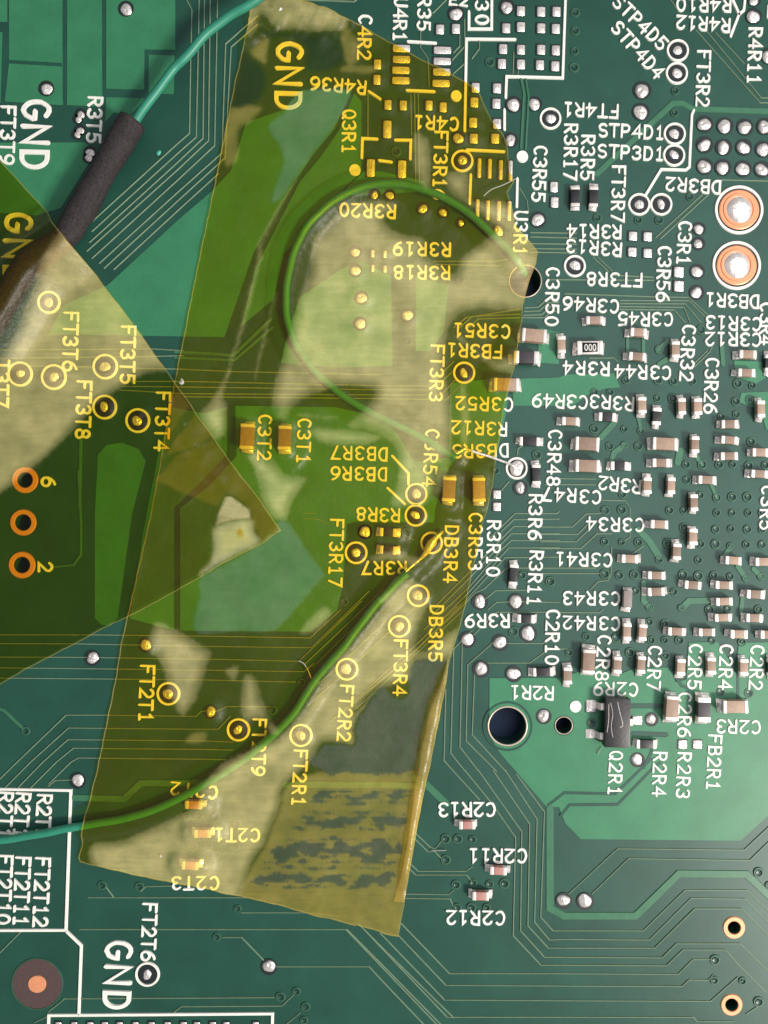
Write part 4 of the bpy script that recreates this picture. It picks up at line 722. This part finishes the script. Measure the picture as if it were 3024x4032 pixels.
PA = [  # air gaps of the long strip; pale patches also paint in ceiling glare
 ('milky', T(1, 0, [(1100, 2000), (1200, 1860), (1400, 1700), (1620, 1650)]) + T(2, 0, [(330, 1690), (240, 1800), (330, 1900), (560, 1960), (570, 2074)]) + T(2, 1, [(640, 60), (800, 170), (870, 30), (1000, -60), (1200, -160), (1400, -60), (1600, 40), (1450, 430), (1000, 455), (870, 490), (790, 560), (740, 690), (725, 860), (740, 1050), (780, 1250), (790, 1450), (780, 1600), (720, 1850), (590, 2040), (300, 2060), (345, 1850), (330, 1600), (210, 1490), (60, 1440), (-60, 1400), (60, 1300), (130, 1200), (160, 1120)]) + T(1, 1, [(1500, 1090), (1330, 1090), (1200, 1130), (1050, 1170), (950, 1250), (890, 1360), (790, 1320), (770, 1200), (800, 1030), (880, 800), (950, 600), (1000, 350), (1080, 150)])),
 ('milky', T(2, 0, [(740, 1430), (920, 1440), (930, 1660), (1100, 1640), (1230, 1660), (1400, 1850), (1500, 2000), (1600, 2074), (1320, 2074), (1150, 1900), (960, 1740), (750, 1600)])),
 ('milky', T(2, 0, [(480, 1100), (600, 1180), (600, 1580), (500, 1490), (470, 1300)])),
 ('pocket_glare_b', T(2, 2, [(440, 560), (530, 620), (600, 740), (540, 900), (500, 1050), (490, 1130), (560, 1170), (720, 1040), (900, 950), (850, 1150), (780, 1240), (500, 1240), (430, 1390), (280, 1450), (160, 1480), (0, 1660)]) + T(1, 2, [(1600, 1510), (1550, 1580), (1440, 1780), (1430, 1920), (1200, 1910), (1080, 2074)]) + T(1, 3, [(870, 130), (830, 300), (780, 420), (700, 620), (600, 770), (480, 1100), (300, 1100)]) + T(0, 3, [(1400, 1015), (1200, 965), (900, 895), (740, 755), (760, 600), (1000, 560), (1300, 430), (1500, 330), (1659, 210)]) + T(1, 3, [(200, 130)]) + T(1, 2, [(380, 2060), (600, 1950), (850, 1830), (960, 1710), (1060, 1570), (1280, 1250), (1450, 1060), (1659, 800)]) + T(2, 2, [(200, 730), (400, 570)])),
 ('slate', T(2, 2, [(780, 1240), (500, 1240), (430, 1390), (430, 1520), (370, 1555), (300, 1530), (240, 1440), (160, 1480), (30, 1650), (0, 1700)]) + T(1, 2, [(1600, 1520), (1560, 1580), (1450, 1780), (1440, 1930), (1220, 1920), (1090, 2074)]) + T(1, 3, [(1180, 0), (1260, 50), (1350, 20), (1659, 40)]) + T(2, 3, [(480, 0)]) + T(2, 2, [(505, 2000), (545, 1850), (615, 1560), (720, 1280)])),
 *STREAKS,
 ('teal', T(1, 0, [(1020, 745), (1420, 750), (1280, 1050), (1150, 1220), (960, 1480), (860, 1620), (760, 1650), (860, 1300), (740, 1050), (860, 930)])),
 ('milky', T(1, 2, [(310, 140), (600, 80), (640, 200), (690, 280), (560, 350), (300, 470), (200, 560), (180, 520), (270, 420), (290, 300)])),
 ('teal', T(1, 2, [(560, 360), (800, 120), (900, 110), (1050, 320), (1200, 530), (1190, 570), (1000, 800), (790, 1000), (500, 1010), (150, 1010), (180, 700), (200, 560)])),
 ('milky', T(1, 0, [(975, 1470), (850, 1650), (720, 1880), (660, 2000)]) + T(1, 1, [(655, 20), (600, 250), (510, 600), (440, 830), (390, 1000), (300, 1170), (190, 1320), (290, 1500), (340, 1510), (410, 1440), (410, 1250), (380, 1150), (425, 1000), (470, 840), (550, 600), (640, 250), (695, 20)]) + T(1, 0, [(690, 2010), (750, 1890), (870, 1660)])),
 ('milky', T(1, 1, [(805, 345), (750, 480), (690, 720), (645, 930), (632, 1040), (660, 935), (715, 725), (780, 490), (822, 350)])),
 ('milky', T(1, 1, [(600, 1650), (690, 1670), (800, 1690), (880, 1800), (1050, 1830), (980, 1960), (920, 2074)]) + T(1, 2, [(890, 100), (800, 90), (720, 0)]) + T(1, 1, [(650, 1850)])),
 ('milky', T(0, 2, [(1220, 1070), (1290, 930), (1420, 980), (1550, 1050), (1659, 1120)]) + T(1, 2, [(280, 1180), (240, 1300), (180, 1500), (100, 1640), (40, 1690), (-10, 1640)]) + T(0, 2, [(1430, 1600), (1370, 1420), (1310, 1250), (1230, 1160)])),
 ('milky', T(1, 2, [(530, 1420), (590, 1350), (650, 1400), (690, 1550), (760, 1700), (840, 1790), (780, 1820), (700, 1740), (530, 1690)])), ('milky', T(1, 2, [(395, 1320), (500, 1290), (470, 1400), (430, 1390)])), ('tan', T(1, 2, [(60, 1900), (130, 1820), (240, 1830), (230, 1900), (120, 1930)])),
 ('milky', T(1, 1, [(1100, 1430), (1500, 1450), (1659, 1490), (1600, 1540), (1500, 1560), (1200, 1550)])), ('milky', T(1, 1, [(1000, 1310), (1300, 1340), (1030, 1340)])),
 ('dark', T(1, 0, [(640, 255), (820, 275), (1000, 285), (1300, 295), (1370, 450), (1340, 560), (1060, 600), (1040, 400), (900, 330), (760, 330)])), ('dark', T(1, 0, [(540, 400), (600, 470), (700, 560), (740, 700), (640, 860), (440, 890), (480, 640)])), ('pocket_glare_b', T(1, 0, [(500, 130), (700, -80), (900, -80), (1060, 0), (1250, 80), (1420, 170), (1300, 280), (1000, 270), (820, 260), (700, 170), (640, 300), (560, 330)])), ('tan', T(1, 0, [(590, 450), (700, 330), (750, 340), (740, 480), (700, 540)])), ('tan', T(1, 0, [(1340, 200), (1440, 300), (1500, 470), (1400, 560), (1330, 420)])), ('tan', T(1, 0, [(1320, 590), (1400, 540), (1659, 560), (1600, 620), (1400, 610)])),
 ('tan', T(1, 0, [(420, 900), (700, 880), (600, 1020), (510, 1080), (500, 1320), (380, 1340)])),
 ('milky', T(2, 1, [(820, 690), (880, 690), (1050, 830), (1400, 900), (1300, 990), (1180, 980), (1100, 950), (1020, 850), (960, 800)])), ('tan', T(2, 1, [(850, 1090), (890, 1090), (930, 1300), (910, 1650), (900, 1750), (850, 1650), (850, 1350)])),
 ('milky', T(2, 2, [(100, 410), (180, 370), (330, 345), (450, 380), (520, 420), (470, 470), (300, 425), (150, 440)])),
 ('milky', T(1, 2, [(1000, 1010), (1100, 880), (1200, 800), (1260, 850), (1180, 960), (1080, 1020)])),
 ('tan', T(1, 3, [(480, 1000), (600, 770), (700, 620), (780, 420), (830, 300), (880, 130), (1180, 0), (1950, 0), (1950, 1500), (400, 1200)])),
]
PB = [  # first patch paints a large ceiling reflection into the film colour
 ('pocket_glare_b', T(0, 0, [(560, 2010), (620, 1960), (800, 2050)]) + T(0, 1, [(1250, 600), (1480, 930), (1200, 980), (950, 1130), (800, 1230), (600, 1450), (350, 1690), (200, 1810), (0, 1970), (-250, 2130), (-600, 2350), (-600, 1700), (-60, 1010), (150, 720), (270, 480), (400, 190)])),
 ('cream', T(1, 1, [(340, 2090), (395, 1980), (440, 1975), (520, 2030), (600, 2090)]) + T(1, 2, [(600, 85), (450, 100), (310, 142)])), ('fold', T(1, 2, [(480, 200), (510, 150), (550, 190), (540, 240), (490, 240)])), ('grey', T(1, 2, [(310, 142), (600, 85), (640, 200), (690, 282), (560, 356), (370, 456), (200, 560), (180, 520), (270, 420), (290, 300)])),
 ('fold', T(0, 1, [(1400, 1170), (1480, 1120), (1560, 1250), (1480, 1380), (1400, 1500)])), ('fold', T(0, 1, [(1350, 1660), (1450, 1500), (1620, 1280), (1800, 1450), (1659, 1560), (1500, 1620)])),
 ('fold', T(1, 1, [(0, 1640), (300, 1510), (720, 2020)]) + T(1, 2, [(860, 180), (700, 290), (640, 190), (600, 40)]) + T(1, 1, [(560, 2050), (450, 1975), (400, 1970), (330, 2074), (0, 1940), (-180, 1850)])),
 ('cream', T(1, 2, [(790, 110), (870, 180), (690, 290), (740, 200)])),
]
def film_mesh(name, edge, patches, zf, parent, step=.24, wb=.03, base='film'):
    x0, y0 = np.min(edge, 0); x1, y1 = np.max(edge, 0)
    gx, gy = np.meshgrid(np.arange(x0, x1, step), np.arange(y0, y1, step * .87)); gx = gx + (np.arange(gx.shape[0]) % 2)[:, None] * step / 2
    gx = gx.ravel() + RNG.uniform(-.03, .03, gx.size); gy = gy.ravel() + RNG.uniform(-.03, .03, gy.size)
    ok = inside(edge, gx, gy) & (segd(gx, gy, edge[::2] + edge[:1]) > step * .35)
    pts = [Vector(q) for q in edge]; ed = [(i, (i + 1) % len(edge)) for i in range(len(edge))]
    pl = []
    for m_, q in patches:
        q = ragged([tuple(v) for v in spline(q, .13, closed=True)], .06 if m_ == 'slate' else .03) if m_ not in ('fold', 'cream') else wob(densify(q, .25), wb); pl.append((m_, q))
        b = len(pts); pts += [Vector(v) for v in q]; ed += [(b + i, b + (i + 1) % len(q)) for i in range(len(q))]
    pts += [Vector(v) for v in zip(gx[ok], gy[ok])]
    v, e, f, *_ = delaunay_2d_cdt(pts, ed, [], 0, 1e-4)
    vx = np.array([q[0] for q in v]); vy = np.array([q[1] for q in v])
    fa = np.array([list(t)[:3] for t in f]); cx = vx[fa].mean(1); cy = vy[fa].mean(1)
    keep = inside(edge, cx, cy); fa = fa[keep]; cx = cx[keep]; cy = cy[keep]
    used = np.unique(fa); remap = -np.ones(len(vx), int); remap[used] = np.arange(len(used)); fa = remap[fa]
    ux, uy = vx[used], vy[used]; N = len(ux)
    tint = np.tile(np.array(STATE[base][0]), (N, 1)); haze_glare = np.tile(np.array(STATE[base][1]), (N, 1))
    for m_, q in pl[::-1]:
        qa = np.array(q); bb = (ux > qa[:, 0].min() - .1) & (ux < qa[:, 0].max() + .1) & (uy > qa[:, 1].min() - .1) & (uy < qa[:, 1].max() + .1)
        idx = np.where(bb)[0]
        if not len(idx): continue
        dd = segd(ux[idx], uy[idx], q + q[:1]); ins = inside(q, ux[idx], uy[idx]); ins &= dd > 1e-4
        so = STATE[m_][2]; rg_ = .6 if m_ == 'slate' else .32 if so < .3 else .30; t_ = np.clip(dd / max(so, 1e-3), 0, 1); wt = np.where(ins, rg_ + (1 - rg_) * t_ * t_ * (3 - 2 * t_), np.where(dd <= 1e-4, .12, 0))[:, None]
        tint[idx] = tint[idx] * (1 - wt) + np.array(STATE[m_][0]) * wt; haze_glare[idx] = haze_glare[idx] * (1 - wt) + np.array(STATE[m_][1]) * wt
    V = np.column_stack([ux, uy, zf(ux, uy)])
    me = bpy.data.meshes.new(name); me.from_pydata(V.tolist(), [], fa.tolist()); me.materials.append(M['film'])
    for an, arr in (('film_tint', tint), ('film_haze_glare', haze_glare)):
        at = me.attributes.new(an, 'FLOAT_COLOR', 'POINT'); at.data.foreach_set('color', np.column_stack([arr, np.ones(N)]).ravel().astype(np.float32))
    me.polygons.foreach_set('use_smooth', [True] * len(fa)); me.update()
    o = link('film', me, parent)
    # cut edge: a thin lip following the outline
    e = np.array(edge); z = zf(e[:, 0], e[:, 1]); R_, F_ = ribbon(edge, .07, -.045, .012, closed=True)
    R_ = [(a, b, c + z[i // 4]) for i, (a, b, c) in enumerate(R_)]
    mesh_obj('cut_edge', R_, F_, M['edge'], parent, True)
    return o
ta = thing('adhesive_tape', 'long amber tape strip with air pockets and painted glare, covering the looped wire', 'tape', (0, 0, 0))
film_mesh('film', EA, PA, zA, ta)
tbp = thing('adhesive_tape', 'pointed amber tape piece holding down the black sleeve', 'tape', (0, 0, 0))
film_mesh('film', EB, PB, zB, tbp, wb=.02, base='filmb')
# rolled-over right margin of the long strip
fold = T(2, 2, [(750, 1230), (730, 1300), (690, 1420), (620, 1560), (585, 1700), (550, 1850), (515, 2060)]) + T(2, 3, [(478, 100), (440, 400), (410, 600), (380, 750), (345, 950), (320, 1060)])
outer = T(2, 2, [(760, 1230), (752, 1310), (742, 1410), (705, 1590), (685, 1720), (655, 1850), (615, 2060)]) + T(2, 3, [(568, 130), (508, 440), (475, 630), (448, 780), (415, 970), (400, 1070)])
fs = densify(fold, .25, False); n = len(fs); os_ = [np.array(outer)] ; oi = np.array(outer); tt = np.linspace(0, 1, len(oi)); 
from_f = np.array(fold); d_ = np.r_[0, np.cumsum(np.hypot(*np.diff(from_f, axis=0).T))]; d_ /= d_[-1]; s_ = np.linspace(0, 1, 90)
fx, fy = np.interp(s_, d_, from_f[:, 0]), np.interp(s_, d_, from_f[:, 1]); ox, oy = np.interp(s_, d_, oi[:, 0]), np.interp(s_, d_, oi[:, 1])
V, F = [], []; prof = [(-.10, .06), (.02, .22), (.22, .34), (.5, .36), (.78, .27), (.97, .10)]
for i in range(90):
    h = min(1, 8 * s_[i], 6 * (1 - s_[i]) + .1) * (1 + .12 * math.sin(i * .5))
    zz = float(zA(np.array([(fx[i] + ox[i]) / 2]), np.array([(fy[i] + oy[i]) / 2]))[0])
    for a, z in prof: V.append((fx[i] + (ox[i] - fx[i]) * a, fy[i] + (oy[i] - fy[i]) * a, zz + .02 + z * h))
for i in range(89):
    for j in range(5): F.append((i * 6 + j, i * 6 + j + 1, i * 6 + 7 + j, i * 6 + 6 + j))
o = mesh_obj('rolled_edge', V, F, M['roll'], ta, True)

# ------------------------------------------------------------------ specks
def fibre(c, r, pts, rad, m, label, z=.12):
    q = [(x, y, z + .04 * math.sin(i)) for i, (x, y) in enumerate(T(c, r, pts))]
    V, F = tube_geo(spline(q, .06), rad, 6); o = mesh_obj('lint_fibre', V, F, m, None, True); o['label'] = label; o['category'] = 'lint'; o['group'] = 'bits of lint'
fibre(1, 2, [(990, 1240), (1030, 1260), (1060, 1300), (1080, 1350), (1095, 1390)], .035, M['lint'], 'short pale lint fibre lying across traces on the tape', .36)
fibre(2, 0, [(1300, 1480), (1200, 1530), (1100, 1570), (1040, 1620)], .03, M['lint'], 'thin pale fibre across the torn tape corner by U3R1', .42)
fibre(3, 2, [(300, 1950), (275, 1985), (268, 2010)], .02, M['lint'], 'tiny pale hair beside the transistor body')
fibre(2, 3, [(620, 650), (680, 650), (740, 648)], .025, M['lint'], 'tiny pale hair beside the rolled tape edge')

def speck(c, r, u, v, rad, m, name, label, z):
    x, y = P(c, r, u, v); rg = random.Random(int(u)); V = []; F = []
    for k in range(7):
        a = 2 * math.pi * k / 7; q = rad * rg.uniform(.5, 1.2); V.append((x + q * math.cos(a), y + q * math.sin(a), z + rg.uniform(0, .05)))
    V.append((x, y, z + rad * .5)); F = [(k, (k + 1) % 7, 7) for k in range(7)] + [tuple(range(6, -1, -1))]
    o = mesh_obj(name, V, F, m); o['label'] = label; o['category'] = 'speck'
speck(0, 0, 1300, 1250, .2, M['flake'], 'dust_flake', 'tiny teal flake on the traces beside the black sleeve', .07)
speck(1, 1, 55, 1055, .22, M['lint'], 'dust_flake', 'pale dust tuft at the edge of the pointed tape', .62)
speck(0, 3, 1325, 685, .07, M['silk'], 'dust_flake', 'tiny white speck on hazy tape near code C2T3', .36)
speck(1, 0, 850, 145, .14, M['silk'], 'dust_flake', 'small white speck on the crumpled tape end above GND', .95)
